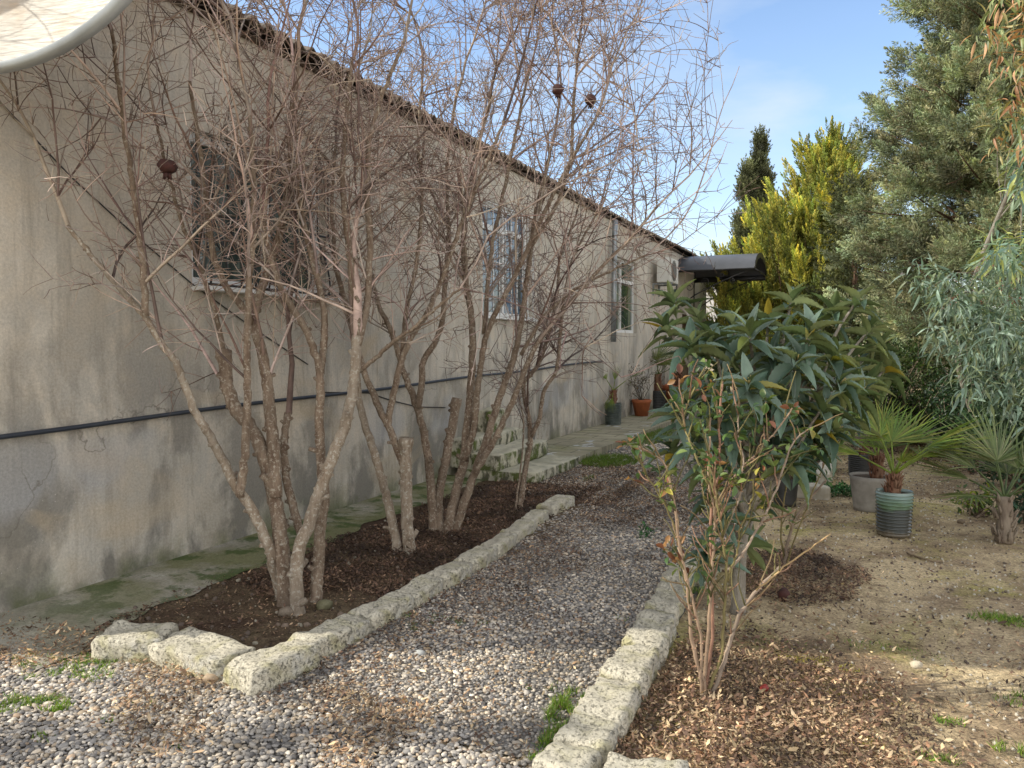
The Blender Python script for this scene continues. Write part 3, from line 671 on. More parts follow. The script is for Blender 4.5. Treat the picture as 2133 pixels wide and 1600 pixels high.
# pipe along the wall, clamps, wires
yp = np.linspace(Y0, 13.6, 24); zp = 1.045+(yp-2.73)*.0205+.008*np.sin(yp*1.7)
g = Geo(); tubes(g, [(np.stack([np.full(24, XW+.04), yp, zp], 1), np.full(24, .0155))], 10); pp = g.build('water_pipe', M_pipe)
tag(pp, 'thin black plastic water pipe running along the house wall', 'pipe')
for y in (3.95, 6.3, 8.7, 11.3):
    g = Geo(); z = np.interp(y, yp, zp); th = np.linspace(0, 2*pi, 9); tubes(g, [(np.stack([XW+.04+.027*np.cos(th), np.full(9,y), z+.027*np.sin(th)],1), np.full(9,.005))], 5)
    g.box((XW+.001,y-.008,z+.02),(XW+.03,y+.008,z+.06)); g.build('clamp', M_black, pp)
def wire(name, pts, r, lab):
    pts = np.array(pts); g = Geo(); tubes(g, [(pts, np.full(len(pts), r))], 6); o = g.build(name, M_black); tag(o, lab, 'cable')
ww = lambda pts: [(XW+.012, y, z) for y, z in pts]
wire('cable', ww([(2.12,3.5),(2.5,3.13),(2.79,2.91),(3.2,2.58),(3.65,2.28),(4.11,2.0),(4.7,1.70),(5.38,1.385)]), .005, 'black cable running diagonally down the wall toward the first window')
wire('cable', ww([(5.55,1.13),(6.28,1.085),(6.7,.98),(7.2,.88),(7.8,.83)]), .006, 'short sagging cable low on the wall behind the trees')
# downpipe
g = Geo(); tubes(g, [(np.array([(XW+.10,14.15,3.92),(XW+.10,14.15,3.6),(XW+.09,14.15,2.5),(XW+.09,14.15,1.62)]), np.full(4,.052))], 14); dp = g.build('downpipe', M_zinc); tag(dp, 'grey zinc rainwater downpipe beside the far window', 'downpipe')
g = Geo(); tubes(g, [(np.array([(XW+.09,14.15,1.66),(XW+.10,14.14,1.57),(XW+.14,14.08,1.50),(XW+.22,13.98,1.46)]), np.array([.056,.058,.06,.066]))], 14); g.build('elbow', M_zinc, dp)
for z in (2.0, 3.1):
    g = Geo(); tubes(g, [(np.array([(XW+.092,14.15,z-.015),(XW+.092,14.15,z+.015)]), np.full(2,.058))], 14); g.build('bracket', M_zinc, dp)
# air conditioner
ac = empty('air_conditioner', (XW, 17.7, 3.0), 'white outdoor air conditioner unit bracketed high on the wall', 'air conditioner')
M_ac = simple('white_enamel', (.72,.72,.69), .4, (.62,.61,.56), 3)
bx = rough_block  # (shape helper reused below)
g = Geo(); x0, x1, y0, y1, z0, z1 = XW+.12, XW+.44, 17.3, 18.1, 2.98, 3.53
g.box((x0,y0,z0),(x1,y1,z1)); ob = g.build('casing', M_ac, ac, smooth=False)
bv = ob.modifiers.new('b', 'BEVEL'); bv.width = .02; bv.segments = 3
L = []
for r_ in (.05,.10,.15,.20,.235): th = np.linspace(0,2*pi,25); L.append((np.stack([np.full(25,x1+.012), (y0+y1)/2-.08+r_*np.cos(th), (z0+z1)/2+r_*np.sin(th)],1), np.full(25,.004)))
for th in np.linspace(0, pi, 7)[:-1]: L.append((np.array([(x1+.015,(y0+y1)/2-.08-.235*math.cos(th),(z0+z1)/2-.235*math.sin(th)),(x1+.015,(y0+y1)/2-.08+.235*math.cos(th),(z0+z1)/2+.235*math.sin(th))]), np.full(2,.003)))
g = Geo(); tubes(g, L, 5); g.build('fan_grille', simple('grey_grille', (.30,.30,.28), .5), ac)
g = Geo(); th = np.linspace(0,2*pi,25)[:-1]; g.add(np.stack([np.full(24,x1+.004),(y0+y1)/2-.08+.225*np.cos(th),(z0+z1)/2+.225*np.sin(th)],1), [[tuple(range(24))]]); g.build('fan_opening', simple('fan_dark', (.16,.15,.13), .6), ac, smooth=False)
g = Geo()
for y in (17.42, 17.98):
    g = Geo(); g.add([(XW+.002,y-.02,2.70),(XW+.035,y-.02,2.70),(XW+.035,y-.02,2.94),(XW+.46,y-.02,2.94),(XW+.46,y-.02,2.975),(XW+.002,y-.02,2.975),
      (XW+.002,y+.02,2.70),(XW+.035,y+.02,2.70),(XW+.035,y+.02,2.94),(XW+.46,y+.02,2.94),(XW+.46,y+.02,2.975),(XW+.002,y+.02,2.975)],
      [[(0,1,2,3,4,5)],[(11,10,9,8,7,6)],[(k,(k+1)%6+0 if k<5 else 0,(k+1)%6+6,k+6) for k in range(6)]])
    g.build('bracket', M_zinc, ac, smooth=False)
# canopy over the door
cn = empty('door_canopy', (XW, 21.0, 3.4), 'dark grey barrel canopy on scrolled black iron brackets over the house door', 'canopy')
ya, yb, xe = 19.75, 22.05, XW+1.95; zb = 3.46; zr = 3.92
th = np.linspace(pi, 0, 15)
arc = lambda X, T, k=0: np.stack([X, (ya+yb)/2+(yb-ya)/2*np.cos(T), zb+(zr-zb)*np.sin(T)-k], 1)
g = Geo(); grid(g, np.linspace(XW+.01, xe, 6), th, lambda X, T: arc(X, T)); grid(g, np.linspace(XW+.01, xe, 6), th, lambda X, T: arc(X, T, .012))
g.build('canopy_sheet', simple('smoked_canopy_sheet', (.085,.09,.105), .42, (.06,.065,.075), 2), cn)
L = []
for x in (XW+.05, (XW+xe)/2, xe): a_ = arc(np.full(15, x), th, .02); L.append((a_, np.full(15,.018)))
for y, z in ((ya,zb-.01),(yb,zb-.01),((ya+yb)/2,zr-.03)): L.append((np.array([(XW+.02,y,z),(xe,y,z)]), np.full(2,.020)))
L.append((np.array([(xe,ya,zb-.02),(xe,yb,zb-.02)]), np.full(2,.02)))
g = Geo(); tubes(g, L, 6)
# scalloped valance at the front arch
vv = []
for k in range(15):
    vv += [arc(np.array([xe+.02]), th[k:k+1])[0]+np.array((0,0,.02)), arc(np.array([xe+.02]), th[k:k+1])[0]-np.array((0,0,.10+.03*(k % 2)))]
vv = np.array(vv); g.add(vv, [[(2*k,2*k+1,2*k+3,2*k+2) for k in range(14)]])
g.box((XW+.02, yb-.02, zb-.14), (xe, yb, zb)); g.box((XW+.02, ya, zb-.045), (xe, ya+.02, zb))
g.build('frame', M_black, cn)
for y in (ya+.05, yb-.05):
    L = [(np.array([(XW+.03,y,zb-.95),(XW+.5,y,zb-.62),(XW+1.2,y,zb-.28),(XW+1.75,y,zb-.06)]), np.full(4,.016)), (np.array([(XW+.03,y,zb),(XW+.03,y,zb-1.0)]), np.full(2,.016))]
    for q, (xc, zc_, R_) in enumerate([(.35,-.42,.13),(.75,-.30,.11),(1.15,-.16,.08),(.2,-.72,.08),(.95,-.52,.08),(1.4,-.30,.07)]):
        t_ = np.linspace(0, 9, 22); r_ = R_*(.2+.8*t_/9); L.append((np.stack([XW+xc+r_*np.cos(t_+q), np.full(22,y), zb+zc_+r_*np.sin(t_+q)],1), np.full(22,.008)))
    g = Geo(); tubes(g, L, 5); g.build('scroll_bracket', M_black, cn)
# satellite dish at the near corner
dn = nrm(np.array((.25,-.93,.12))); dc = P(-10,-285,3.6); ax = nrm(np.cross(dn, (0,0,1))); ay = np.cross(ax, dn)
dish = empty('satellite_dish', dc, 'large rusty white satellite dish rim overhanging the near end of the roof', 'satellite dish')
def dpt(R, T):
    dep = -.22*1.0*(1-(R/1.0)**2)
    return dc + R[:,None]*(np.cos(T)[:,None]*ax+np.sin(T)[:,None]*ay) + dep[:,None]*dn
g = Geo(); grid(g, np.linspace(.02, 1.0, 14), np.linspace(0, 2*pi, 65), dpt)
m, nt, b, _ = newmat('rusty_white_enamel'); b.inputs['Roughness'].default_value = .55
v = co_(nt, (1,1,1)); c = mix(nt, ramp(nt, noi(nt, v, 2.5, 5, .6), [(.5, 0.), (.62, .6)]), (.50,.47,.42), (.40,.27,.15)); c = mix(nt, ramp(nt, noi(nt, co_(nt,(6,6,60)), 1.2, 4), [(.45, 0.), (.65, .6)]), c, (.30,.26,.21)); setc(nt, b, c); bump(nt, b, noi(nt, co_(nt,(2,2,18)), 2, 3), .6, .02)
g.build('reflector', m, dish)
T_ = np.linspace(0, 2*pi, 65); g = Geo(); R_ = np.full(65, 1.0+.02)
pr_ = [(0.0,.012),(.022,.012),(.028,0),(.022,-.05),(0,-.05)]
def rimpt(U, T):
    i = U.astype(int); q = np.array(pr_)[i]; rr = 1.0-.02+q[:,0]
    return dc + rr[:,None]*(np.cos(T)[:,None]*ax+np.sin(T)[:,None]*ay)+q[:,1][:,None]*dn
grid(g, np.arange(5), T_, rimpt); g.build('rim', simple('dull_white_rim', (.50,.54,.56), .4, (.36,.39,.41), 4), dish)
g = Geo(); bk = dc-dn*.25*1.0; tubes(g, [(np.array([bk, bk-dn*.12+np.array((0,0,-.1)), (XW-.25, Y0+.5, 4.2), (XW-.25, Y0+.5, 3.9)]), np.full(4,.03))], 8); g.build('mount', simple('brown_rusty_steel', (.10,.045,.03), .7, (.06,.03,.025), 20), dish)
# ---------------------------------------------------------------- bare pomegranate trees
rng = np.random.default_rng(11)
def rot_about(d, ang, az):
    d = nrm(d); ref = np.array((0,0,1.0)) if abs(d[2]) < .9 else np.array((1.0,0,0))
    a = nrm(np.cross(d, ref)); b = np.cross(d, a)
    return nrm(d*math.cos(ang)+(a*math.cos(az)+b*math.sin(az))*math.sin(ang))
def grow(p, d, L, n, wob, trop):
    pts = [np.array(p, float)]; d = np.array(d, float); st = L/n
    for i in range(n):
        d = nrm(d + rng.normal(0, wob, 3) + np.array((0,0,trop)))
        pts.append(pts[-1]+d*st)
    return np.array(pts)
def resample(pts, n):
    pts = np.array(pts); s = np.r_[0, np.cumsum(np.linalg.norm(np.diff(pts, axis=0), axis=1))]
    t = np.linspace(0, s[-1], n); return np.stack([np.interp(t, s, pts[:,k]) for k in range(3)], 1), s[-1]
XMAX = [-1.0]
def ok_branch(q): return not (q[-1][0] > XMAX[0]+.25*math.sin(q[-1][2]*5)-.28*max(0, q[-1][2]-3.2) or np.any((q[:,0] < XW+.06) & (q[:,2] < 4.2)) or np.any(q[:,2] < .35))
def tree(label, base_px, stems, nl1, ext, l1len, lean=(0,0,0), z1=1.0, dens=1.0, l2=8, l3=5, zmax=5.2, twc=None, pale=()):
    base = G(*base_px)
    root = empty('pomegranate_tree', base, label, 'tree', 'bare pomegranate trees in the bed along the wall')
    crown = []; cc = []
    tw = np.array(twc or (.37,.30,.255))
    def add(q, r0, r1, f=1.0):
        crown.append((q, np.linspace(r0*1.12, r1, len(q)))); cc.append((tw if rng.random() > .32 else tw*np.array((.52,.45,.44)))*f*rng.uniform(.6, 1.5)*np.array((rng.uniform(.95,1.12), 1, rng.uniform(.9,1.08))))
    for k, st in enumerate(stems):
        pts, r0, r1, cut = st['p'], st['r'][0], st['r'][1], st.get('cut', False)
        ts = np.linspace(st['t'][0], st['t'][1], len(pts))
        W = np.array([P(u, v, t) for (u, v), t in zip(pts, ts)])
        if st.get('g', False): W[0] = G(*pts[0]); W[0][2] -= .05
        n = max(16, len(pts)*6)
        s, Ls = resample(W, n)
        # smooth and roughen
        for _ in range(2): s[1:-1] = (s[:-2]+2*s[1:-1]+s[2:])/4
        s[1:-1] += rng.normal(0, .0028, (n-2, 3)); rad = np.linspace(r0*.84, r1*.9, n)*(1+rng.normal(0, .02, n)); 
        if st.get('g', False): rad[:3] *= np.array((1.45, 1.2, 1.07))
        g = Geo(); 
        if cut: rad[-3:] *= np.array((1.1, 1.3, 1.25))
        tubes(g, [(s, rad)], 14, flute=.055)
        kn = []
        for _ in range(4+n//6):
            j = rng.integers(3, n-2); d_ = rot_about(nrm(s[j+1]-s[j-1]), rng.uniform(.7,1.4), rng.random()*6.3); r_ = rad[j]; l_ = r_*rng.uniform(1.25, 2.4)
            kn.append((np.array([s[j]-d_*r_*.2, s[j]+d_*r_*.75, s[j]+d_*l_]), r_*np.array((.75,.55,.42))*rng.uniform(.7,1.1)))
        tubes(g, kn, 8, flute=.1); g.build('stem', M_barkp if k in pale else M_bark, root)
        src = [(s, rad, Ls)]
        if not cut:
            e = ext*rng.uniform(.75, 1.2)
            d0 = nrm(s[-1]-s[-4]); q = grow(s[-1]-d0*.01, nrm(d0+np.array((0,0,.25))+np.array(lean)*.25), e, 9, .13, .05)
            q = q[(q[:,2] < zmax+.6) & (q[:,0] < XMAX[0])]
            if len(q) > 3: add(q, r1*1.0, .003, .95); src.append((q, np.linspace(r1*.9, .003, len(q)), e))
        for (s_, rd, L_) in src:
            m = int(nl1*dens*L_*(1.0 if s_ is s else 1.5)*st.get('w', 1))
            for _ in range(m):
                j = rng.integers(int(len(s_)*.12), len(s_)); p0 = s_[j]
                if p0[2] < z1+rng.uniform(-.15, .4): continue
                dd = nrm(s_[min(j+1,len(s_)-1)]-s_[max(j-1,0)])
                d1 = rot_about(dd, rng.uniform(.4, 1.1), rng.uniform(0, 2*pi)); d1 = nrm(d1+np.array(lean)*.5+np.array((0,0,.10)))
                L1 = l1len*rng.uniform(.45, 1.25); r_ = min(rd[j]*.65, .0085*L1/l1len+.0025)
                b1 = grow(p0, d1, L1, 8, .085, rng.choice([-.05, .03, .07]))
                if not ok_branch(b1): continue
                add(b1, r_, .0022)
                for _ in range(int(l2*L1*dens*rng.uniform(.8,1.3)/.9)):
                    j2 = rng.integers(1, 9); dd2 = nrm(b1[min(j2+1,8)]-b1[j2-1])
                    L2 = rng.uniform(.15, .62)*(1.15-.08*j2)
                    b2 = grow(b1[j2], rot_about(dd2, rng.uniform(.45, 1.35), rng.uniform(0, 2*pi)), L2, 5, .10, rng.uniform(-.06,.08))
                    if not ok_branch(b2): continue
                    add(b2, .0036, .0018)
                    for _ in range(rng.poisson(l3*L2/.38)):
                        j3 = rng.integers(1, 6); dd3 = nrm(b2[min(j3+1,5)]-b2[j3-1])
                        b3 = grow(b2[j3], rot_about(dd3, rng.uniform(.6, 1.5), rng.uniform(0, 2*pi)), rng.uniform(.04, .24), 3, .13, 0)
                        if b3[-1][0] < XW+.03: continue
                        add(b3, .0023, .0014)
    g = Geo(); tubes(g, crown, 3, cc); g.build('crown', M_twig, root)
    print('tree', label[:30], len(crown))
    return root
T1 = [dict(p=[(590,1245),(562,1140),(520,1050),(500,1030),(462,955),(435,905),(405,858),(385,800),(364,750),(331,709),(304,659),(246,598),(189,530),(140,470)], t=(4.62,4.2), r=(.042,.013), g=1, w=1.2),
 dict(p=[(595,1262),(588,1150),(574,1036),(553,955),(523,888),(489,854),(473,804),(466,730)], t=(4.6,4.75), r=(.055,.042), g=1, cut=1),
 dict(p=[(574,1036),(572,960),(565,880),(560,820),(548,750),(540,709),(526,669),(538,618),(560,560),(585,480),(600,380),(612,260),(622,120)], t=(4.62,4.85), r=(.048,.014)),
 dict(p=[(528,675),(506,640),(470,600),(445,540),(430,430),(415,300),(395,170)], t=(4.72,4.5), r=(.026,.011)),
 dict(p=[(500,1034),(510,950),(516,854),(514,770),(516,669),(518,584),(526,500),(530,380),(520,240)], t=(4.5,4.25), r=(.03,.013)),
 dict(p=[(619,1280),(618,1172),(627,1124),(644,1093),(661,1034),(690,960),(725,870),(740,780),(743,700)], t=(4.45,4.7), r=(.048,.034), g=1),
 dict(p=[(656,1253),(663,1172),(668,1093),(676,1034),(668,950),(665,871),(668,780),(661,750),(640,690),(614,652),(580,590),(557,517),(548,440)], t=(4.75,4.6), r=(.047,.015), g=1),
 dict(p=[(627,1110),(612,1060),(595,1000),(590,930),(600,860)], t=(4.7,4.9), r=(.032,.024)),
 dict(p=[(668,780),(676,702),(675,635),(655,560),(641,500),(618,400),(600,300),(610,180)], t=(4.7,4.75), r=(.028,.011)),
 dict(p=[(304,659),(298,560),(285,450),(268,330),(250,200),(232,60)], t=(4.25,4.1), r=(.022,.011), w=1.1),
 dict(p=[(743,700),(743,631),(733,565),(722,480),(712,380),(720,250),(735,120)], t=(4.7,4.8), r=(.03,.012)),
 dict(p=[(745,720),(765,640),(772,520),(765,400),(768,290),(795,200),(840,90)], t=(4.7,5.0), r=(.028,.012)),
 dict(p=[(740,780),(790,740),(815,713),(857,687),(910,640),(960,600)], t=(4.72,4.4), r=(.018,.007), w=.8),
 dict(p=[(466,735),(450,650),(420,560),(380,470),(350,360),(320,230)], t=(4.75,4.6), r=(.018,.009))]
T2 = [dict(p=[(832,1148),(815,1075),(800,1010),(780,945),(762,894),(746,828),(742,740)], t=(5.93,6.0), r=(.045,.028), g=1),
 dict(p=[(852,1148),(848,1060),(845,980),(846,912)], t=(5.88,5.85), r=(.055,.05), g=1, cut=1),
 dict(p=[(843,975),(815,900),(792,854),(766,795),(752,756),(735,680),(700,560),(690,430),(700,300)], t=(5.85,6.1), r=(.036,.012)),
 dict(p=[(806,890),(821,812),(838,746),(857,697),(884,664),(910,608),(935,540),(960,470),(1000,370),(1050,250)], t=(5.9,5.9), r=(.032,.012)),
 dict(p=[(838,746),(845,650),(870,540),(880,420),(870,300),(880,150)], t=(5.95,6.2), r=(.022,.012))]
T3 = [dict(p=[(905,1108),(898,1022),(890,940),(882,894),(867,841),(845,789),(828,730),(805,665),(789,641),(775,580),(766,500)], t=(6.45,6.8), r=(.05,.015), g=1),
 dict(p=[(870,850),(880,800),(879,749),(905,720),(923,670),(925,610),(935,500),(930,350),(950,200)], t=(6.55,6.7), r=(.034,.013)),
 dict(p=[(918,1110),(912,1034),(928,960),(940,900),(952,830)], t=(6.5,6.75), r=(.045,.042), g=1, cut=1),
 dict(p=[(928,1110),(948,1030),(968,960),(972,894),(982,795),(985,730),(982,650),(970,590),(964,500),(975,380),(1010,250)], t=(6.45,6.6), r=(.05,.016), g=1),
 dict(p=[(968,960),(988,894),(996,800),(1008,710),(1030,655),(1065,590),(1094,530),(1130,450),(1180,350),(1240,250)], t=(6.45,6.2), r=(.036,.013)),
 dict(p=[(945,1106),(972,1030),(1010,930),(1030,861),(1058,779),(1077,725),(1090,640),(1100,560),(1115,450),(1150,300)], t=(6.4,6.5), r=(.046,.014), g=1),
 dict(p=[(990,985),(1030,915),(1062,850),(1090,780),(1120,710),(1180,640),(1250,560),(1320,490),(1370,430)], t=(6.35,6.2), r=(.034,.010)),
 dict(p=[(1008,697),(1015,600),(1030,480),(1060,350),(1090,200)], t=(6.4,6.5), r=(.024,.012)),
 dict(p=[(1085,740),(1130,660),(1200,600),(1280,560),(1350,530)], t=(6.4,6.3), r=(.02,.008)),
 dict(p=[(1094,530),(1160,430),(1190,330),(1195,200),(1210,60)], t=(6.3,6.5), r=(.022,.011))]
T4 = [dict(p=[(1080,1060),(1095,970),(1107,910),(1097,845),(1087,799),(1123,762),(1143,697),(1160,620),(1165,540),(1200,450)], t=(7.5,7.6), r=(.036,.011), g=1),
 dict(p=[(1107,910),(1126,871),(1130,815),(1159,779),(1166,713),(1172,631),(1190,540),(1250,430)], t=(7.5,7.4), r=(.026,.010)),
 dict(p=[(1072,1065),(1086,960),(1092,880),(1080,820)], t=(7.45,7.5), r=(.012,.006), g=1)]
tree('nearest bare pomegranate clump with seven leaning grey-brown trunks', (605,1255), T1, 5.0, 1.35, 1.05, lean=(-.28,-.08,.05), z1=1.3, dens=.97, pale=(5,0))
XMAX[0] = -1.25
tree('bare pomegranate clump with two pale trunks, one sawn off short', (842,1146), T2, 5.0, 1.5, 1.0, z1=1.45, dens=1.1, pale=(0,1))
XMAX[0] = -.95
tree('third bare pomegranate clump fanning up and right before the wall', (927,1108), T3, 5.4, 1.5, 1.15, lean=(.22,.05,.0), z1=1.45, dens=1.1)
tree('slim bare pomegranate with two thin stems beside the stone steps', (1083,1060), T4, 6.0, .9, .8, lean=(.15,0,-.05), z1=.55, dens=1.1, zmax=3.2, l2=6, twc=(.24,.19,.17))

# dried pomegranates
M_pom = simple('dried_pomegranate', (.075,.022,.018), .8, (.03,.014,.011), 25, .4)
M_pomr = simple('red_pomegranate', (.30,.03,.02), .5, (.16,.02,.015), 25, .3)
def pom(p, r, lab, m, tilt=0, hang=True):
    g = Geo(); v = I2[0].copy(); v[:,2] *= .9; v *= 1+.11*rng.normal(0,1,(len(v),1))
    inst(g, v, [I2[1]], [p], [(1,0,tilt)], [(0,0,1)], r, .5)
    L = []
    for k in range(6): a = k/6*2*pi; L.append((np.array([(p[0]+r*.25*math.cos(a),p[1]+r*.25*math.sin(a),p[2]-r*.8),(p[0]+r*.42*math.cos(a),p[1]+r*.42*math.sin(a),p[2]-r*1.35)]), np.array((r*.20,.004))))
    if hang: L.append((np.array([(p[0],p[1],p[2]+r*.8),(p[0]+.01,p[1],p[2]+r*2.2)]), np.full(2,.003)))
    tubes(g, L, 5); tag(g.build('pomegranate', m), lab, 'fruit')
pom(P(348,347,4.2), .05, 'dark shrivelled pomegranate hanging left of the grilled window', M_pom)
pom(P(1162,187,5.8), .046, 'left of the two dried pomegranates hanging against the sky', M_pom)
pom(P(1231,208,5.8), .046, 'right of the two dried pomegranates hanging against the sky', M_pom)
pom(P(918,367,6.3), .04, 'small dried pomegranate hanging in the middle of the tangle of twigs', M_pom)
p = G(1632,1248); pom(p+np.array((0,0,.035)), .036, 'blackened pomegranate lying on the soil behind the rose bush', M_pom, .5, False)
p = G(1591,1443); pom(p+np.array((0,0,.02)), .020, 'small reddish pomegranate lying in the sunlit litter right of the rose', M_pomr, .5, False)

# ---------------------------------------------------------------- foliage templates
def blade(nx=4, wprof=(.0,.5,.42,.0), fold=.12, droop=.25, ny=3):
    """leaf along +x, length 1, width 1"""
    V = []; F = []
    xs = np.linspace(0, 1, nx)
    for i, x in enumerate(xs):
        w_ = np.interp(x, np.linspace(0,1,len(wprof)), wprof)
        for s_ in (-1, 0, 1): V.append((x, s_*w_, -droop*x*x+fold*abs(s_)*w_*2))
    for i in range(nx-1):
        for j in range(2): a = i*3+j; F.append((a, a+3, a+4, a+1))
    return np.array(V, float), [F]
B_rose = blade(5, (.02,.40,.52,.36,.02), .15, .15)
B_euc = blade(6, (.03,.40,.5,.38,.2,.0), .05, .35)
B_small = blade(4, (.02,.5,.4,.0), .2, .2)
def loquat_leaf():
    V = []; F = []; nx = 19; ys = np.linspace(-1, 1, 7)
    for i in range(nx):
        x = i/(nx-1); w_ = .5*math.sin(pi*min(1, x**.72))**.8*(1 if i < nx-1 else 0)+.012
        for y in ys:
            z = -.30*x*x + .20*abs(y)*w_*1.4 + (.014 if i % 2 else -.014)*(1-abs(y)*.2)*(abs(y) > .05)
            V.append((x-.03*abs(y)*(1-x), y*w_, z))
    for i in range(nx-1):
        for j in range(6): a = i*7+j; F.append((a, a+7, a+8, a+1))
    return np.array(V), [F]
B_loq = loquat_leaf()
def spray_t(n, seed, ql, qw, cone=.55, r0=.10):
    r = np.random.default_rng(seed); V = []; F = []; T = []
    for i in range(n):
        s_ = r.random()**.85; az = r.random()*2*pi
        base = np.array((s_*.9, r0*(1-s_)*math.cos(az)*r.random(), r0*(1-s_)*math.sin(az)*r.random()))
        d = nrm(np.array((1, 0, 0))*(.55+s_*.8)+cone*np.array((0, math.cos(az), math.sin(az))))
        q = nrm(np.cross(d, r.normal(0,1,3))); l = ql*r.uniform(.6,1.2)*(1.15-.5*s_); w_ = qw*r.uniform(.7,1.2)
        k = len(V); V += [base-q*w_*.4, base+q*w_*.4, base+d*l*.6+q*w_*.5, base+d*l, base+d*l*.6-q*w_*.5]
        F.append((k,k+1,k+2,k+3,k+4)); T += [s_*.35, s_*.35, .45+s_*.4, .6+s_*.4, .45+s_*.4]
    return np.array(V), [F], np.clip(np.array(T), 0, 1)
def conifer(name, label, cat, base, H, prof, nlimb, per, tmpls, size, cin, ctip, elev=(.1,.6), lean=(0,0), bark=M_barkd, z0=.1, spread=.16, upb=.5, trunk_r=.12, vis=None, jag=.25, clus=0, cr=.12, cl=0.0):
    root = empty(name, base, label, cat)
    zs = np.array([p_[0] for p_ in prof]); rs = np.array([p_[1] for p_ in prof])
    top = base+np.array((lean[0], lean[1], H))
    ax_ = lambda h: base+np.array((lean[0]*h/H, lean[1]*h/H, h))
    g = Geo(); L = [(np.array([ax_(h) for h in np.linspace(-.1, H*.97, 9)]), np.linspace(trunk_r, .012, 9))]
    pos = []; dr = []; dep = []
    for i in range(nlimb):
        h = H*(z0+(1-z0)*rng.random()**.9); R = np.interp(h/H, zs, rs)*rng.uniform(1-jag, 1+jag*.6)
        az = rng.random()*2*pi; el = rng.uniform(*elev)
        d = np.array((math.cos(az)*math.cos(el), math.sin(az)*math.cos(el), math.sin(el)))
        Lb = R/max(math.cos(el), .3); p0 = ax_(max(.05, h-Lb*math.sin(el)*.9)); q = grow(p0, d, Lb, 6, .10, .04)
        L.append((q, np.linspace(max(.012, trunk_r*.3*(1-h/H)), .005, 7)))
        n = int(per*(.4+Lb/max(rs)))
        s_ = rng.uniform(.30, 1.02, n)**.8; idx = s_*6; i0 = np.clip(idx.astype(int), 0, 5); f = (idx-i0)[:,None]
        pp = q[i0]*(1-f)+q[i0+1]*f
        off = rng.normal(0, spread, (n,3))*(1.15-.45*s_)[:,None]; pp = pp+off
        if clus:
            nc_ = max(2, n//clus); ci = rng.integers(0, nc_, n); cen = pp[:nc_][ci]; s_ = s_[:nc_][ci]
            ad = nrm(off[:nc_][ci]*.8/max(spread,.01)*.5 + d*.8 + np.array((0,0,upb))); lo = nrm(rng.normal(0,1,(n,3)))
            al = rng.uniform(-.6, 1, n)[:,None]*cl
            pp = cen + ad*al + lo*cr*rng.uniform(.3,1,(n,1))*(1-.55*np.abs(al)/max(cl,1e-6) if cl else 1); off = lo*.6+ad*.9
        pos.append(pp); dr.append(nrm(d[None]*.7+nrm(off)*.75+np.array((0,0,upb))+rng.normal(0,.28,(n,3)))); dep.append(s_)
    tubes(g, L, 6); g.build('trunk', bark, root)
    pos = np.concatenate(pos); dr = np.concatenate(dr); dep = np.concatenate(dep)
    k = pos[:,2] > base[2]+.05; pos, dr, dep = pos[k], dr[k], dep[k]
    if vis is not None: k = vis(pos); pos, dr, dep = pos[k], dr[k], dep[k]
    g = Geo(); which = rng.integers(0, len(tmpls), len(pos))
    # clump tone
    tone = np.array([mnoise.noise(tuple(p_*1.5))+.8*mnoise.noise(tuple(p_*4.5)) for p_ in pos]); tone = np.clip(1+.9*tone+rng.normal(0,.15,len(pos)), .35, 1.8)
    cin = np.array(cin); ctip = np.array(ctip)
    for t_ in range(len(tmpls)):
        k = which == t_; tv, tf, tt = tmpls[t_]; n = k.sum()
        sz = size*rng.uniform(.7, 1.3, n)[:,None]
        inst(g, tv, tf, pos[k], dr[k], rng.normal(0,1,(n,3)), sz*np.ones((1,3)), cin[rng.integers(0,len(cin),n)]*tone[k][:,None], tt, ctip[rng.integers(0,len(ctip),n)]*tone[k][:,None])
    g.build('crown', M_conifer, root, smooth=False)
    print(name, len(pos)); return root
SP_soft = [spray_t(30, s_, .24, .055, .75, .2) for s_ in range(3)]
SP_fine = [spray_t(66, s_+30, .17, .030, .85, .34) for s_ in range(5)]
SP_plume = [spray_t(60, s_+9, .16, .036, .45, .16) for s_ in range(5)]
# big blue-green cypress on the right
b_ = P(2110, 905, 12.5); b_[2] = 0
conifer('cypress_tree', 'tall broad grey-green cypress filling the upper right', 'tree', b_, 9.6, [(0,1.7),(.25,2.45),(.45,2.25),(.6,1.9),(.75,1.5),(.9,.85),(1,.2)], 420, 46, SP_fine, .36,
  [(.045,.055,.028),(.06,.07,.035),(.06,.05,.03),(.09,.065,.04)], [(.34,.42,.23),(.43,.49,.27),(.36,.47,.29),(.43,.41,.23),(.54,.56,.31)], elev=(-.15,.45), spread=.24, upb=.35, trunk_r=.2, z0=.12, jag=.22, clus=9, cr=.13, cl=.12, vis=lambda p: p[:,1] < b_[1]+1.6)
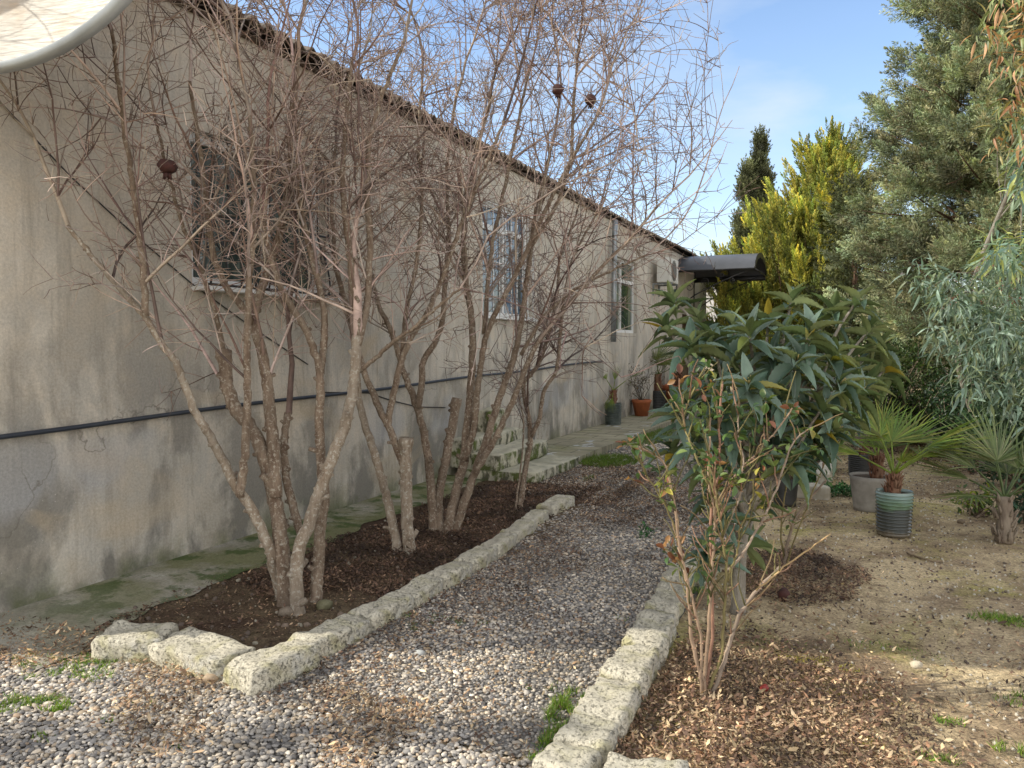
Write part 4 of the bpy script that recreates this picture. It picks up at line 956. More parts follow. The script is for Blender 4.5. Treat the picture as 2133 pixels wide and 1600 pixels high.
# golden conifer
b_ = P(1630, 850, 23.0); b_[2] = 0
conifer('golden_conifer', 'bright yellow-green conifer behind the canopy', 'tree', b_, 7.0, [(0,1.9),(.35,2.35),(.6,1.95),(.8,1.15),(.93,.5),(1,.1)], 175, 40, SP_plume, .50,
  [(.05,.075,.015),(.04,.06,.014),(.09,.11,.02)], [(.74,.68,.11),(.78,.66,.12),(.42,.47,.09),(.60,.60,.12),(.30,.38,.08)], elev=(.45,1.05), spread=.22, upb=.95, lean=(1.25,.3), z0=.08, jag=.35, clus=9, cr=.10, cl=.42)
b_ = P(1575, 850, 29); b_[2] = 0
conifer('column_cypress', 'slim dark columnar cypress with a pointed double top', 'tree', b_, 9.35, [(0,.56),(.3,.62),(.6,.54),(.8,.37),(.92,.2),(1,.04)], 150, 22, SP_soft, .34,
  [(.035,.045,.02),(.05,.055,.025)], [(.17,.19,.08),(.21,.22,.10),(.15,.17,.08)], elev=(.9,1.3), spread=.10, upb=1.2, z0=.05, jag=.3)
b_ = P(1549, 850, 28.6); b_[2] = 0
conifer('column_cypress', 'shorter dark columnar cypress leaning on the pointed one, left of it', 'tree', b_, 8.1, [(0,.5),(.3,.55),(.6,.46),(.8,.31),(.92,.17),(1,.04)], 110, 22, SP_soft, .34,
  [(.035,.045,.02),(.05,.055,.025)], [(.17,.19,.08),(.21,.22,.10),(.15,.17,.08)], elev=(.9,1.3), spread=.09, upb=1.2, z0=.05, jag=.3)
b_ = P(1775, 870, 20.5); b_[2] = 0
conifer('green_conifer', 'dark green conifer standing between the golden one and the big cypress', 'tree', b_, 5.6, [(0,1.3),(.35,1.5),(.7,1.0),(1,.1)], 90, 26, SP_soft, .4,
  [(.03,.04,.02)], [(.13,.16,.06),(.20,.21,.07)], elev=(.2,.8), spread=.2, upb=.4, z0=.05, jag=.3)
# slim tree out of the frame on the left, it shades the nearest strip of gravel
conifer('hedge_cypress', 'narrow cypress left of the camera beyond the house corner', 'tree', np.array((-7.9,-.60,0.)), 4.6, [(0,.14),(.5,.17),(.8,.13),(1,.05)], 60, 26, SP_soft, .14,
  [(.035,.045,.02)], [(.10,.125,.05)], elev=(.9,1.3), spread=.04, upb=1.2, z0=.03, jag=.2)

# ---------------------------------------------------------------- leafy shrubs
def leaves_at(g, C, n, r, size, wid, cols, tm=B_small, up=.3, out=1.0, droop=0, tips=None):
    """n leaves around each centre in C"""
    C = np.repeat(C, n, axis=0); N_ = len(C); d = nrm(rng.normal(0,1,(N_,3)))
    p_ = C+d*r*rng.uniform(.2,1,(N_,1)); X3 = nrm(d*out+np.array((0,0,up-droop))+rng.normal(0,.3,(N_,3)))
    Z3 = rng.normal(0,.45,(N_,3))+np.array((0,0,1.)); s_ = size*rng.uniform(.65,1.25,N_)
    cols = np.array(cols); inst(g, tm[0], tm[1], p_, X3, Z3, np.stack([s_, s_*wid, s_],1), cols[rng.integers(0,len(cols),N_)]*rng.uniform(.65,1.3,(N_,1)))
def shrub(name, label, cat, base, H, R, nc, nl, size, wid, cols, group=None, stems=7, tm=B_small, droop=0, lr=.12, zc=.55, bark=M_bark):
    root = empty(name, base, label, cat, group); base = np.array(base)
    d = nrm(rng.normal(0,1,(nc,3))); rr = rng.random((nc,1))**.45
    C = base+np.array((0,0,H*zc))+d*rr*np.array((R,R,H*(1-zc)+.02)); C[:,2] = np.maximum(C[:,2], base[2]+.06)
    L = []
    for k in range(nc if nc < 60 else 60):
        q = grow(base+rng.normal(0,.03,3)*np.array((1,1,0)), nrm(C[k]-base), np.linalg.norm(C[k]-base), 5, .08, 0); q[-1] = C[k]; L.append((q, np.linspace(.014 if k < stems else .007, .003, 6)))
    g = Geo(); tubes(g, L, 5); g.build('branches', bark, root)
    g = Geo(); leaves_at(g, C, nl, lr, size, wid, cols, tm, droop=droop); g.build('foliage', M_leaf, root); return root
b_ = P(1850, 900, 12.0); b_[2] = 0
shrub('citrus_shrub', 'dense dark green round shrub behind the loquat', 'shrub', b_, 1.75, 1.05, 420, 22, .055, .42, [(.04,.08,.015),(.03,.06,.015),(.07,.11,.02),(.02,.045,.015)], lr=.13)
b_ = P(2125, 1010, 8.2); b_[2] = 0
shrub('laurel_shrub', 'dark green shrub behind the planted fan palm at the right edge', 'shrub', b_, 1.05, .62, 190, 18, .06, .5, [(.03,.07,.03),(.05,.10,.04),(.02,.045,.025)], lr=.13)
b_ = P(2020, 985, 7.6); b_[2] = 0
shrub('euonymus_shrub', 'low yellow-green leafy plant at the base of the planted fan palm', 'plant', G(2035,1075), .28, .17, 24, 12, .045, .55, [(.28,.33,.04),(.12,.18,.03),(.06,.10,.03)], lr=.06)
shrub('euonymus_shrub', 'low dark leafy plant right of the planted fan palm trunk', 'plant', G(2140,1090), .32, .2, 30, 14, .05, .55, [(.02,.06,.035),(.04,.09,.05)], lr=.07)
for (u,t,H,R,lab) in [(2000,10.6,1.15,.5,'dark green shrub between the round citrus shrub and the eucalyptus trunk'),(2100,9.6,1.45,.6,'tall dark green shrub under the drooping eucalyptus leaves'),(1900,12.6,.8,.6,'low dark shrub beneath the round citrus shrub')]:
    b_ = P(u, 905, t); b_[2] = 0; shrub('laurel_shrub', lab, 'shrub', b_, H, R, 200, 18, .06, .5, [(.03,.065,.03),(.045,.09,.035),(.02,.04,.022)], lr=.13, droop=.2)
for (u,v,t,H,R,lab) in [(1660,905,10.5,.55,.35,'bushy green undergrowth behind the whitish edging stones'),(1560,940,8.6,.75,.4,'dark green undergrowth under the loquat near the gravel'),(1500,905,9.8,.7,.35,'dark green bush beyond the rose, next to the gravel path')]:
    b_ = P(u, v, t); b_[2] = 0; shrub('green_bush', lab, 'plant', b_, H, R, 120, 18, .05, .5, [(.03,.085,.035),(.05,.12,.04),(.02,.05,.02)], 'green undergrowth in the right-hand bed', lr=.09)
g = Geo()  # creeping weeds
for (u,v,rx,ry,n_) in [(1655,990,.22,.55,420),(1690,1000,.12,.25,160),(1748,1030,.12,.12,110),(1700,955,.1,.3,120),(1345,1120,.05,.06,14)]:
    c_ = G(u,v); q = c_+np.stack([rng.normal(0,rx*.6,n_), rng.normal(0,ry*.6,n_), rng.uniform(.02,.09,n_)],1); leaves_at(g, q, 6, .03, .028, .6, [(.04,.14,.04),(.06,.19,.05),(.03,.09,.03)])
tag(g.build('creeping_weeds', M_leaf), kind='stuff')
# eucalyptus
def eucalyptus():
    base = P(2050, 1000, 9.0); base[2] = 0
    root = empty('eucalyptus_tree', base, 'grey-green eucalyptus with drooping narrow leaves leaning in from the right', 'tree')
    L = []; tr = np.array([base+(0,0,-.05), P(2042,930,9.0), P(2028,870,9.0), P(2005,800,8.9), P(1992,745,8.8), P(2010,640,8.6), P(2050,520,8.3), P(2110,380,8.0), P(2150,200,7.8), P(2190,0,7.6)])
    tr, _ = resample(tr, 30); g = Geo(); tubes(g, [(tr, np.linspace(.035,.012,30))], 9); g.build('trunk', M_barkl, root)
    C = []; kind = []
    def drop(u0, v0, u1, v1, t, n, k):
        for _ in range(n):
            u = rng.uniform(u0, u1); v = rng.uniform(v0, v1); p_ = P(u, v, t+rng.normal(0,.55)); C.append(p_); kind.append(k)
            j = rng.integers(12, 30); a = tr[j]; q = np.array([a, (a+p_)/2+(0,0,.12)+rng.normal(0,.04,3), p_]); q, _ = resample(q, 7)
            if rng.random() < .35 and np.linalg.norm(a-p_) < 1.0: L.append((q, np.linspace(.008,.002,7)))
    drop(1960,540,2150,650,8.2,55,0); drop(2010,600,2260,830,8.0,150,0); drop(1900,560,2010,640,8.3,16,0); drop(1930,640,2050,740,8.4,28,0)
    drop(2060,830,2200,900,8.0,26,0); drop(2050,-40,2260,130,7.2,44,1); drop(2055,120,2230,310,7.2,24,1); drop(2110,250,2260,420,7.4,40,2); drop(2060,480,2200,560,7.8,34,2)
    C_ = np.array(C); kd = np.array(kind); g = Geo(); tubes(g, L, 5)
    g.build('branches', M_barkl, root)
    g = Geo()
    for k, cols in enumerate([[(.15,.22,.17),(.20,.29,.23),(.11,.17,.13),(.26,.34,.28),(.24,.29,.17)], [(.40,.20,.10),(.30,.26,.10),(.17,.21,.10),(.44,.26,.14),(.24,.29,.12)], [(.38,.42,.14),(.22,.31,.20),(.13,.22,.17)]]):
        q = C_[kd == k]
        if len(q): leaves_at(g, q, 11 if k == 0 else 12, .17, .155, .17, cols, B_euc, up=0, out=.8, droop=.42)
    q = C_[kd == 0][:26]; leaves_at(g, q, 8, .05, .015, .8, [(.45,.14,.16),(.35,.10,.10)], B_small)
    g.build('crown', M_leaf, root)
eucalyptus()

# ---------------------------------------------------------------- palms
def fan(g, c, d, up_, R, nseg, spread, fold, cols, droop=.25, split=.33, wseg=None):
    """one fan blade: centre c, pointing d"""
    d = nrm(d); s_ = nrm(np.cross(d, up_)); n_ = np.cross(s_, d); cols = np.array(cols)
    V = []; F = []; C = []
    for k in range(nseg):
        a = (k/(nseg-1)-.5)*spread; a1 = spread/nseg*.5
        dv = d*math.cos(a)+s_*math.sin(a); sv = -d*math.sin(a)+s_*math.cos(a)
        L_ = R*(1-.22*abs(a/spread*2)**2)*rng.uniform(.9,1.06); col = cols[rng.integers(0,len(cols))]*rng.uniform(.75,1.2); dr_ = droop*rng.uniform(.5,1.4)
        b_ = len(V)
        for j, x in enumerate((.02,.2,.42,.65,.85,1.0)):
            w_ = min(x, split)*math.tan(a1)*L_*1.05*(1 if x <= split else max(0.03, 1-((x-split)/(1-split))**1.3))
            z = -dr_*L_*x*x*.5
            for q, y in enumerate((-1, 0, 1)):
                V.append(c+dv*x*L_+sv*y*w_+n_*(fold*w_*(1 if y else -1)*1.0+z*.6)+np.array((0,0,z*.4))); C.append(col*(1.25 if j >= 4 else 1))
        for j in range(5):
            for q in range(2): o_ = b_+j*3+q; F.append((o_, o_+3, o_+4, o_+1))
    g.add(np.array(V), [F], np.array(C))
M_fibre = simple('brown_palm_fibre', (.14,.05,.025), .9, (.22,.13,.08), 18, .8, sc3=(1,1,.3))
M_fibreg = simple('grey_palm_fibre', (.16,.12,.09), .9, (.30,.25,.19), 18, .8, sc3=(1,1,.3))
PG = [(.13,.20,.02),(.09,.16,.018),(.17,.23,.025),(.21,.23,.04)]
def palm(label, base, th, tr, leaves, cols=PG, fibre=None, group='young fan palms'):
    """leaves: (azimuth deg, elevation deg, petiole, R, spread deg)"""
    root = empty('fan_palm', base, label, 'palm', group); base = np.array(base); fibre = fibre or M_fibre
    g = Geo(); z_ = np.linspace(0, th, 9); tubes(g, [(base+np.stack([.01*np.sin(z_*9), 0*z_, z_],1), tr*(1.15-.35*z_/th)*(1+rng.normal(0,.05,9)))], 12)
    n = 46; L = []
    for k in range(n):
        a = rng.random()*2*pi; h = rng.random()*th*.95; r_ = tr*(1.1-.3*h/th); p0 = base+np.array((r_*math.cos(a), r_*math.sin(a), h)); d = np.array((math.cos(a)*.45, math.sin(a)*.45, 1.0))
        L.append((np.array([p0, p0+d*tr*.5, p0+d*tr*rng.uniform(.8,1.5)+rng.normal(0,.006,3)]), np.array((tr*.20, tr*.14, .002))))
    tubes(g, L, 5); g.build('trunk', fibre, root)
    top = base+np.array((0,0,th*.95))
    for (az, el, pl, R, spd) in leaves:
        az = math.radians(az); el = math.radians(el); d = np.array((math.cos(az)*math.cos(el), math.sin(az)*math.cos(el), math.sin(el)))
        q = grow(top, d, pl, 6, .03, -.02); g = Geo()
        dd = nrm(q[-1]-q[-2]); upv = np.array((0,0,1.)) if abs(dd[2]) < .93 else np.array((-math.cos(az), -math.sin(az), .2))
        tubes(g, [(q, np.linspace(.010,.005,7)*(R/.4)**.5)], 6, [cols[2]]); fan(g, q[-1], dd, upv, R, 22, math.radians(spd), .35, cols, .35)
        g.build('frond', M_leaf, root)
    return root
def ribbed_pot(label, c, r0, r1, h, nr, amp, m, group, name='plant_pot', soil=True, oval=1):
    root = empty(name, c, label, 'plant pot', group); prof = [(0,.002)]
    zz = np.linspace(0, h, nr*8+1)
    for z in zz: prof.append((r0+(r1-r0)*z/h+amp*math.sin(z/h*nr*2*pi)*(1 if z > .03*h else 0), z))
    prof += [(prof[-1][0]-.006, h), (r1-.012, h*.93)]
    g = Geo(); lathe(g, c, prof, 32); g.build('body', m, root)
    if soil: g = Geo(); lathe(g, c, [(0,h*.93),(r1*.6,h*.935),(r1-.008,h*.925)], 24); g.build('soil', M_soilpot, root)
    return root
def m_bottle():
    m, nt, b, out = newmat('greenish_plastic_bottle'); b.inputs['Roughness'].default_value = .22
    v = co_(nt); sp = N(nt, 'SeparateXYZ'); nt.links.new(v, sp.inputs[0]); z = sp.outputs['Z']
    c = mix(nt, ramp(nt, math_(nt, 'ADD', math_(nt, 'DIVIDE', z, .37), math_(nt, 'MULTIPLY', math_(nt,'SUBTRACT',noi(nt, v, 9, 4),.5), .35)), [(.05, (.10,.085,.06)), (.14, (.045,.05,.045)), (.58, (.05,.06,.055)), (.66, (.09,.16,.07)), (.84, (.20,.29,.26)), (1., (.30,.38,.36))]), (.20,.27,.27), .12) if False else ramp(nt, math_(nt, 'ADD', math_(nt, 'DIVIDE', z, .37), math_(nt, 'MULTIPLY', math_(nt,'SUBTRACT',noi(nt, v, 9, 4),.5), .35)), [(.05, (.12,.10,.07)), (.14, (.055,.06,.055)), (.58, (.06,.07,.065)), (.68, (.10,.17,.09)), (.86, (.20,.29,.26)), (1., (.28,.36,.34))])
    setc(nt, b, c); b.inputs['Coat Weight'].default_value = .5; b.inputs['Coat Roughness'].default_value = .15; return m
M_bottle = m_bottle(); M_darkpot = simple('black_plastic_pot', (.025,.027,.028), .45, (.05,.05,.048), 8)
M_dkbottle = simple('dark_green_bottle', (.05,.065,.06), .3, (.10,.12,.105), 12)
M_greypot = simple('grey_concrete_pot', (.36,.34,.31), .85, (.24,.225,.20), 9, .3)
PGp = 'planters made of cut water bottles'
c1 = G(1861,1112); ribbed_pot('ribbed translucent greenish bottle planter in the middle of the right-hand soil', c1, .128, .140, .36, 13, .0065, M_bottle, PGp)
palm('fan palm in the ribbed greenish bottle planter', c1+np.array((-.01,0,.33)), .17, .052, [(95,62,.30,.48,165),(20,38,.34,.55,120),(170,30,.30,.45,130),(60,48,.34,.50,140),(-60,55,.16,.26,110),(130,70,.34,.45,150),(0,48,.34,.52,150),(110,42,.3,.5,130),(35,28,.3,.48,120)])
c2 = G(1815,1062); ribbed_pot('round grey concrete pot behind the greenish bottle planter', c2, .155, .20, .33, 1, .0, M_greypot, None)
palm('brown-trunked fan palm in the round grey pot', c2+np.array((.04,0,.30)), .22, .05, [(165,32,.32,.50,140),(120,50,.30,.42,120),(200,22,.22,.38,130),(80,65,.30,.4,120)])
c3 = G(1797,990); ribbed_pot('small dark ribbed bottle planter behind the grey pot', c3, .155, .165, .27, 11, .006, M_darkpot, PGp)
palm('small fan palm in the dark ribbed planter behind', c3+np.array((0,0,.25)), .10, .035, [(60,50,.2,.34,120),(150,45,.2,.34,120),(0,35,.24,.34,110)])
c4 = G(1635,1052); ribbed_pot('plain black plastic pot half hidden behind the rose bush', c4, .10, .125, .27, 1, 0, M_darkpot, None)
shrub('potted_shrub', 'dark leafy shrub growing from the plain black pot', 'plant', c4+np.array((0,0,.24)), .6, .25, 40, 16, .06, .5, [(.03,.08,.03),(.05,.12,.04)], lr=.08)
palm('fan palm planted in the soil at the right edge', G(2090,1128), .36, .062, [(110,62,.30,.58,150),(172,34,.28,.56,125),(60,50,.3,.55,140),(10,40,.3,.5,130),(200,12,.24,.34,200),(140,75,.3,.5,130),(-40,35,.3,.42,140),(85,35,.3,.5,140),(155,50,.3,.52,140),(30,62,.3,.5,140)], [(.11,.155,.04),(.15,.19,.07),(.09,.13,.04),(.21,.22,.10)], M_fibreg)
# far palm leaves under the citrus
b_ = P(1985, 905, 13); b_[2] = 0
palm('distant low fan palm below the dark round shrub', b_, .35, .06, [(170,20,.3,.55,100),(200,38,.3,.5,110),(100,60,.3,.5,120)])
# pots on the walkway
k1 = G(1277,884,.085); ribbed_pot('grey-green ribbed bottle planter, nearest on the walkway', k1, .148, .155, .40, 13, .008, M_dkbottle, PGp)
palm('fan palm in the nearest ribbed planter on the walkway', k1+np.array((0,0,.36)), .28, .055, [(150,52,.26,.40,90),(15,42,.3,.46,60),(60,78,.2,.34,70),(-80,-38,.18,.34,50),(-120,-50,.15,.3,40)])
k2 = G(1336,866,.085)
def flower_pot(label, c, r0, r1, h):
    root = empty('flower_pot', c, label, 'plant pot', 'orange clay pots on the walkway'); g = Geo()
    lathe(g, c, [(0,.002),(r0,.0),(r0+(r1-r0)*.82,h*.80),(r1*.985,h*.81),(r1*1.02,h*.83),(r1*1.04,h*.97),(r1*1.03,h),(r1*.95,h),(r1*.93,h*.93)], 32); g.build('body', M_terra, root)
    g = Geo(); lathe(g, c, [(0,h*.92),(r1*.95,h*.915)], 24); g.build('soil', M_soilpot, root)
flower_pot('orange clay pot with a leafless twiggy shrub', k2, .135, .20, .34)
def twig_shrub(label, base, H, R, n, col):
    root = empty('twiggy_shrub', base, label, 'shrub'); L = []; cc = []
    for _ in range(n):
        d = nrm(np.array((rng.normal(0,R/H*.8), rng.normal(0,R/H*.8), 1))); q = grow(np.array(base)+rng.normal(0,.02,3)*(1,1,0), d, H*rng.uniform(.6,1.05), 7, .16, .03); L.append((q, np.linspace(.008,.003,8)))
        for _ in range(9):
            j = rng.integers(2,8); b2 = grow(q[j], rot_about(nrm(q[j]-q[j-1]), rng.uniform(.5,1.2), rng.uniform(0,6.3)), rng.uniform(.1,.3), 4, .2, .04); L.append((b2, np.linspace(.0045,.0025,5)))
    cc = [np.array(col)*rng.uniform(.7,1.3) for _ in L]; g = Geo(); tubes(g, L, 4, cc); g.build('branches', M_twig, root)
    g = Geo(); leaves_at(g, np.array([q[-1] for q, _ in L]), 2, .03, .035, .5, [(.08,.10,.03),(.12,.07,.03)]); g.build('leaves', M_leaf, root)
twig_shrub('leafless twiggy shrub standing in the orange clay pot', k2+np.array((0,0,.3)), .85, .42, 12, (.10,.08,.06))
k3 = P(1370, 850, 18.0); k3[2] = .085; ribbed_pot('dark ribbed planter between the two orange clay pots', k3, .19, .19, .42, 11, .008, M_darkpot, PGp)
palm('bushy fan palm in the dark planter between the orange pots', k3+np.array((0,0,.38)), .42, .08, [(150,48,.42,.55,150),(100,68,.42,.60,160),(40,50,.42,.60,150),(10,30,.4,.55,140),(180,25,.3,.45,120),(-60,48,.3,.5,150),(-90,65,.4,.5,120)], [(.15,.18,.06),(.20,.22,.10),(.11,.15,.04)])
k4 = P(1408, 850, 18.6); k4[2] = .085; flower_pot('large wide orange clay planter at the back of the walkway', k4, .30, .40, .52)
palm('fan palm in the large orange clay planter', k4+np.array((.05,0,.46)), .35, .08, [(100,60,.35,.48,140),(20,40,.35,.5,130),(160,40,.3,.42,130),(-70,50,.3,.42,130)])
b_ = P(1362, 850, 20.6); b_[2] = .08
shrub('climbing_plant', 'loose climbing plant against the wall under the air conditioner', 'plant', b_, 1.7, .42, 90, 12, .07, .45, [(.09,.10,.03),(.05,.08,.02),(.12,.09,.04)], lr=.12)

# ---------------------------------------------------------------- loquat
def loquat():
    base = G(1537, 1272); t0 = 4.5
    root = empty('loquat_tree', base, 'loquat tree with big dark ribbed leaves in whorls behind the rose', 'tree')
    main = np.array([base+(0,0,-.04), P(1540,1180,4.5), P(1548,1080,4.52), P(1560,980,4.55), P(1585,880,4.6), P(1605,800,4.65)])
    main, _ = resample(main, 20)
    g = Geo(); rad = np.linspace(.042,.024,20); rad[0] *= 1.3; tubes(g, [(main, rad)], 10); g.build('trunk', M_barkl, root)
    ends = [(1385,655,4.6),(1400,600,4.9),(1455,640,4.9),(1525,650,4.8),(1478,700,4.3),(1440,715,4.2),(1560,690,4.3),(1600,640,4.9),(1650,600,4.8),(1690,690,4.3),(1735,625,4.7),(1785,605,4.6),(1815,660,4.8),(1660,750,4.0),(1610,740,4.2),
      (1735,735,4.4),(1780,735,4.7),(1665,760,4.5),(1560,800,4.0),(1500,830,4.2),(1415,860,4.0),(1445,905,4.1),(1600,850,4.1),(1670,860,4.3),(1720,840,4.2),(1790,820,4.5),(1810,800,4.7),(1740,900,4.5),(1690,930,4.3),(1540,930,4.4),
      (1480,960,4.5),(1610,960,4.5),(1640,690,4.6),(1540,740,4.6),(1500,770,4.7),(1470,790,4.7),(1700,780,4.7),(1830,720,5.0),(1850,760,4.9),(1500,1080,4.6),(1560,1130,4.7),(1470,1150,4.4),(1580,1030,4.7),(1700,890,4.2),(1770,870,4.6),(1650,960,4.3),(1520,880,4.1),(1570,900,4.8),(1630,820,4.2),(1430,830,4.6),(1750,800,4.2),(1480,1020,4.7),(1400,930,4.6)]
    L = []; E_ = []
    for (u, v, t) in ends:
        if v < 680: v += 22
        e = P(u, v, t+rng.normal(0,.08)); j = rng.integers(8, 20) if v < 1000 else rng.integers(4, 10); a = main[j]
        q = grow(a, nrm(e-a), np.linalg.norm(e-a)*.9, 6, .06, 0); q = q+(e-q[-1])*np.linspace(0,1,7)[:,None]; q[3:5,2] -= .03; L.append((q, np.linspace(.017,.007,7))); E_.append((e, nrm(nrm(e-a)*.6+np.array((0,0,.5))), q))
    g = Geo(); tubes(g, L, 7); g.build('branches', M_barkl, root)
    P_, X_, Z_, S_, C_ = [], [], [], [], []
    cols = np.array([(.085,.14,.10),(.12,.18,.135),(.06,.105,.07),(.15,.215,.165)]); yel = np.array([(.40,.34,.05),(.30,.28,.06),(.20,.24,.06)])
    for e, d, q in E_:
        n = rng.integers(11, 17); ph = rng.random()*2*pi
        for k in range(n):
            az = ph+k*2.4; f = k/n; el = 1.2-1.4*f+rng.normal(0,.2)      # inner leaves stand up, outer ones hang
            ref = np.array((1.,0,0)); a = nrm(np.cross(d, ref)); b2 = np.cross(d, a); out = a*math.cos(az)+b2*math.sin(az)
            x_ = nrm(out*math.cos(el)+d*math.sin(el)+np.array((0,0,-.16*f))); P_.append(e-d*.09*f+out*.008); X_.append(x_); Z_.append(nrm(d+np.array((0,0,.6))))
            s_ = rng.uniform(.14,.235)*(.7+.45*f); S_.append((s_, s_*rng.uniform(.24,.38), s_*rng.uniform(.5,1.9)))
            C_.append(yel[rng.integers(0,3)]*rng.uniform(.6,1) if rng.random() < .035 else cols[rng.integers(0,4)]*rng.uniform(.7,1.35))
    g = Geo(); inst(g, B_loq[0], B_loq[1], P_, X_, np.array(Z_), np.array(S_), np.array(C_))
    L = []    # pale buds at the tips
    for e, d, q in E_:
        for k in range(3): L.append((np.array([e, e+nrm(d+rng.normal(0,.25,3))*rng.uniform(.03,.06)]), np.array((.006,.002))))
    tubes(g, L, 5, [(.38,.30,.12)]*len(L)); g.build('foliage', M_loquat, root)
loquat()

# ---------------------------------------------------------------- roses
def rose(label, base, stems, leaf_n, red=.25):
    root = empty('rose_bush', base, label, 'rose bush', 'thorny roses in the right-hand bed'); tips = []
    L2 = []; c2 = []
    for st in stems:
        pts, r0, r1 = st['p'], st['r'][0], st['r'][1]; ts = np.linspace(st['t'][0], st['t'][1], len(pts)); W = np.array([P(u, v, t) for (u, v), t in zip(pts, ts)])
        if st.get('g'): W[0] = base+np.array((rng.normal(0,.008), rng.normal(0,.008), -.02))
        n = len(pts)*4; s_, Ls = resample(W, n); s_[1:-1] = (s_[:-2]+2*s_[1:-1]+s_[2:])/4; s_[1:-1] += rng.normal(0,.0022,(n-2,3))
        col = np.array(st.get('c', (.30,.19,.12)))
        g = Geo(); tubes(g, [(s_, np.linspace(r0*.66, r1*.75, n)*(1+rng.normal(0,.04,n)))], 8, [col])
        th_ = []                                          # thorns
        for _ in range(int(Ls*26)):
            j = rng.integers(1, n-1); d = rot_about(nrm(s_[j+1]-s_[j-1]), pi/2, rng.random()*6.3); r_ = np.interp(j, [0,n], [r0,r1]); th_.append((np.array([s_[j]+d*r_*.6, s_[j]+d*(r_+.007)]), np.array((.0028,.0004))))
        if th_: tubes(g, th_, 4, [np.array((.42,.26,.17))]*len(th_))
        g.build('stem', M_twig, root)
        for _ in range(int(Ls*st.get('b', 17))):
            j = rng.integers(int(n*.35), n-1); d0 = nrm(s_[j+1]-s_[j-1])
            b1 = grow(s_[j], nrm(rot_about(d0, rng.uniform(.4,1.1), rng.random()*6.3)+np.array((0,0,.3))), rng.uniform(.06,.25), 5, .16, .06); L2.append((b1, np.linspace(.0042,.0022,6))); c2.append(np.array([(.22,.16,.09),(.16,.14,.06),(.25,.15,.10),(.12,.11,.05)][rng.integers(0,4)])); tips.append(b1[-1]); tips.append(b1[3])
        tips.append(s_[-1])
    g = Geo(); tubes(g, L2, 5, c2); g.build('twigs', M_twig, root, kind='stuff' if len(L2) > 100 else None)
    tips = np.array(tips); tips = tips[rng.permutation(len(tips))]; tips = tips[(tips[:,2] > .95) | (rng.random(len(tips)) < .22)][:leaf_n]
    g = Geo()
    cs = [[(.08,.145,.04),(.05,.10,.035),(.12,.17,.05)], [(.22,.23,.05),(.34,.30,.06),(.15,.19,.05)], [(.20,.08,.045),(.28,.15,.06)]]
    for p_ in tips:
        q = rng.random(); c_ = cs[2] if q < red*.4 else cs[1] if q < .27 else cs[0]
        leaves_at(g, p_[None], rng.integers(3, 7), .030, .046, .55, c_, B_rose, up=.2)
    g.build('leaves', M_leaf, root); return root
rb = G(1466,1448)
TAN = (.30,.215,.15); GRN = (.20,.17,.075); GRY = (.28,.22,.17)
RS = [dict(p=[(1462,1440),(1440,1330),(1435,1240),(1420,1170),(1412,1110),(1400,1020),(1385,960),(1330,930)], t=(3.42,3.3), r=(.015,.005), g=1, c=TAN),
 dict(p=[(1466,1440),(1462,1330),(1445,1260),(1428,1190),(1412,1140)], t=(3.40,3.36), r=(.010,.007), g=1, c=TAN),
 dict(p=[(1470,1440),(1475,1330),(1480,1230),(1485,1170),(1490,1060),(1475,1010),(1478,930),(1480,870)], t=(3.43,3.5), r=(.014,.006), g=1, c=TAN),
 dict(p=[(1475,1440),(1486,1320),(1482,1180),(1478,1080),(1500,960),(1498,860),(1505,800)], t=(3.45,3.55), r=(.013,.006), g=1, c=(.30,.17,.12)),
 dict(p=[(1485,1440),(1505,1360),(1510,1260),(1514,1190),(1505,1120),(1495,1050),(1478,1000),(1475,930)], t=(3.4,3.35), r=(.011,.005), g=1, c=GRN),
 dict(p=[(1488,1440),(1508,1385),(1535,1290),(1575,1230),(1625,1180)], t=(3.42,3.6), r=(.016,.009), g=1, c=GRY),
 dict(p=[(1516,1210),(1535,1150),(1545,1090),(1558,1070),(1565,1040)], t=(3.42,3.3), r=(.008,.004), c=GRN),
 dict(p=[(1575,1230),(1640,1175),(1690,1140),(1730,1112)], t=(3.45,3.3), r=(.007,.004), c=(.42,.30,.16), b=3),
 dict(p=[(1514,1190),(1545,1160),(1600,1060),(1625,1000),(1650,920),(1690,890)], t=(3.42,3.6), r=(.010,.005), c=GRY),
 dict(p=[(1490,1060),(1530,990),(1590,930),(1640,870),(1650,850)], t=(3.5,3.4), r=(.008,.004), c=TAN),
 dict(p=[(1412,1110),(1380,1040),(1345,990),(1325,925)], t=(3.36,3.3), r=(.006,.003), c=GRN),
 dict(p=[(1475,1010),(1440,930),(1420,880),(1450,800),(1470,760)], t=(3.4,3.6), r=(.008,.004), c=GRN),
 dict(p=[(1505,1120),(1540,1040),(1550,960),(1535,900),(1540,850)], t=(3.4,3.5), r=(.007,.004), c=GRY)]
rose('thorny rose bush with tan stems and sparse yellow and green leaves in the foreground', rb, RS, 95)
rb2 = G(1636,1180)
rose('bare grey pruned rose with one long stem rising right, in the dark mulched hollow', rb2, [dict(p=[(1636,1180),(1640,1130),(1655,1080),(1690,1035),(1722,1000)], t=(5.35,5.2), r=(.018,.009), g=1, c=GRY, b=5),
 dict(p=[(1636,1180),(1625,1120),(1630,1060),(1645,980)], t=(5.35,5.3), r=(.012,.005), g=1, c=GRN, b=7),dict(p=[(1636,1180),(1660,1110),(1700,1010),(1730,930),(1755,905)], t=(5.35,5.0), r=(.009,.004), g=1, c=GRN, b=5)], 16)

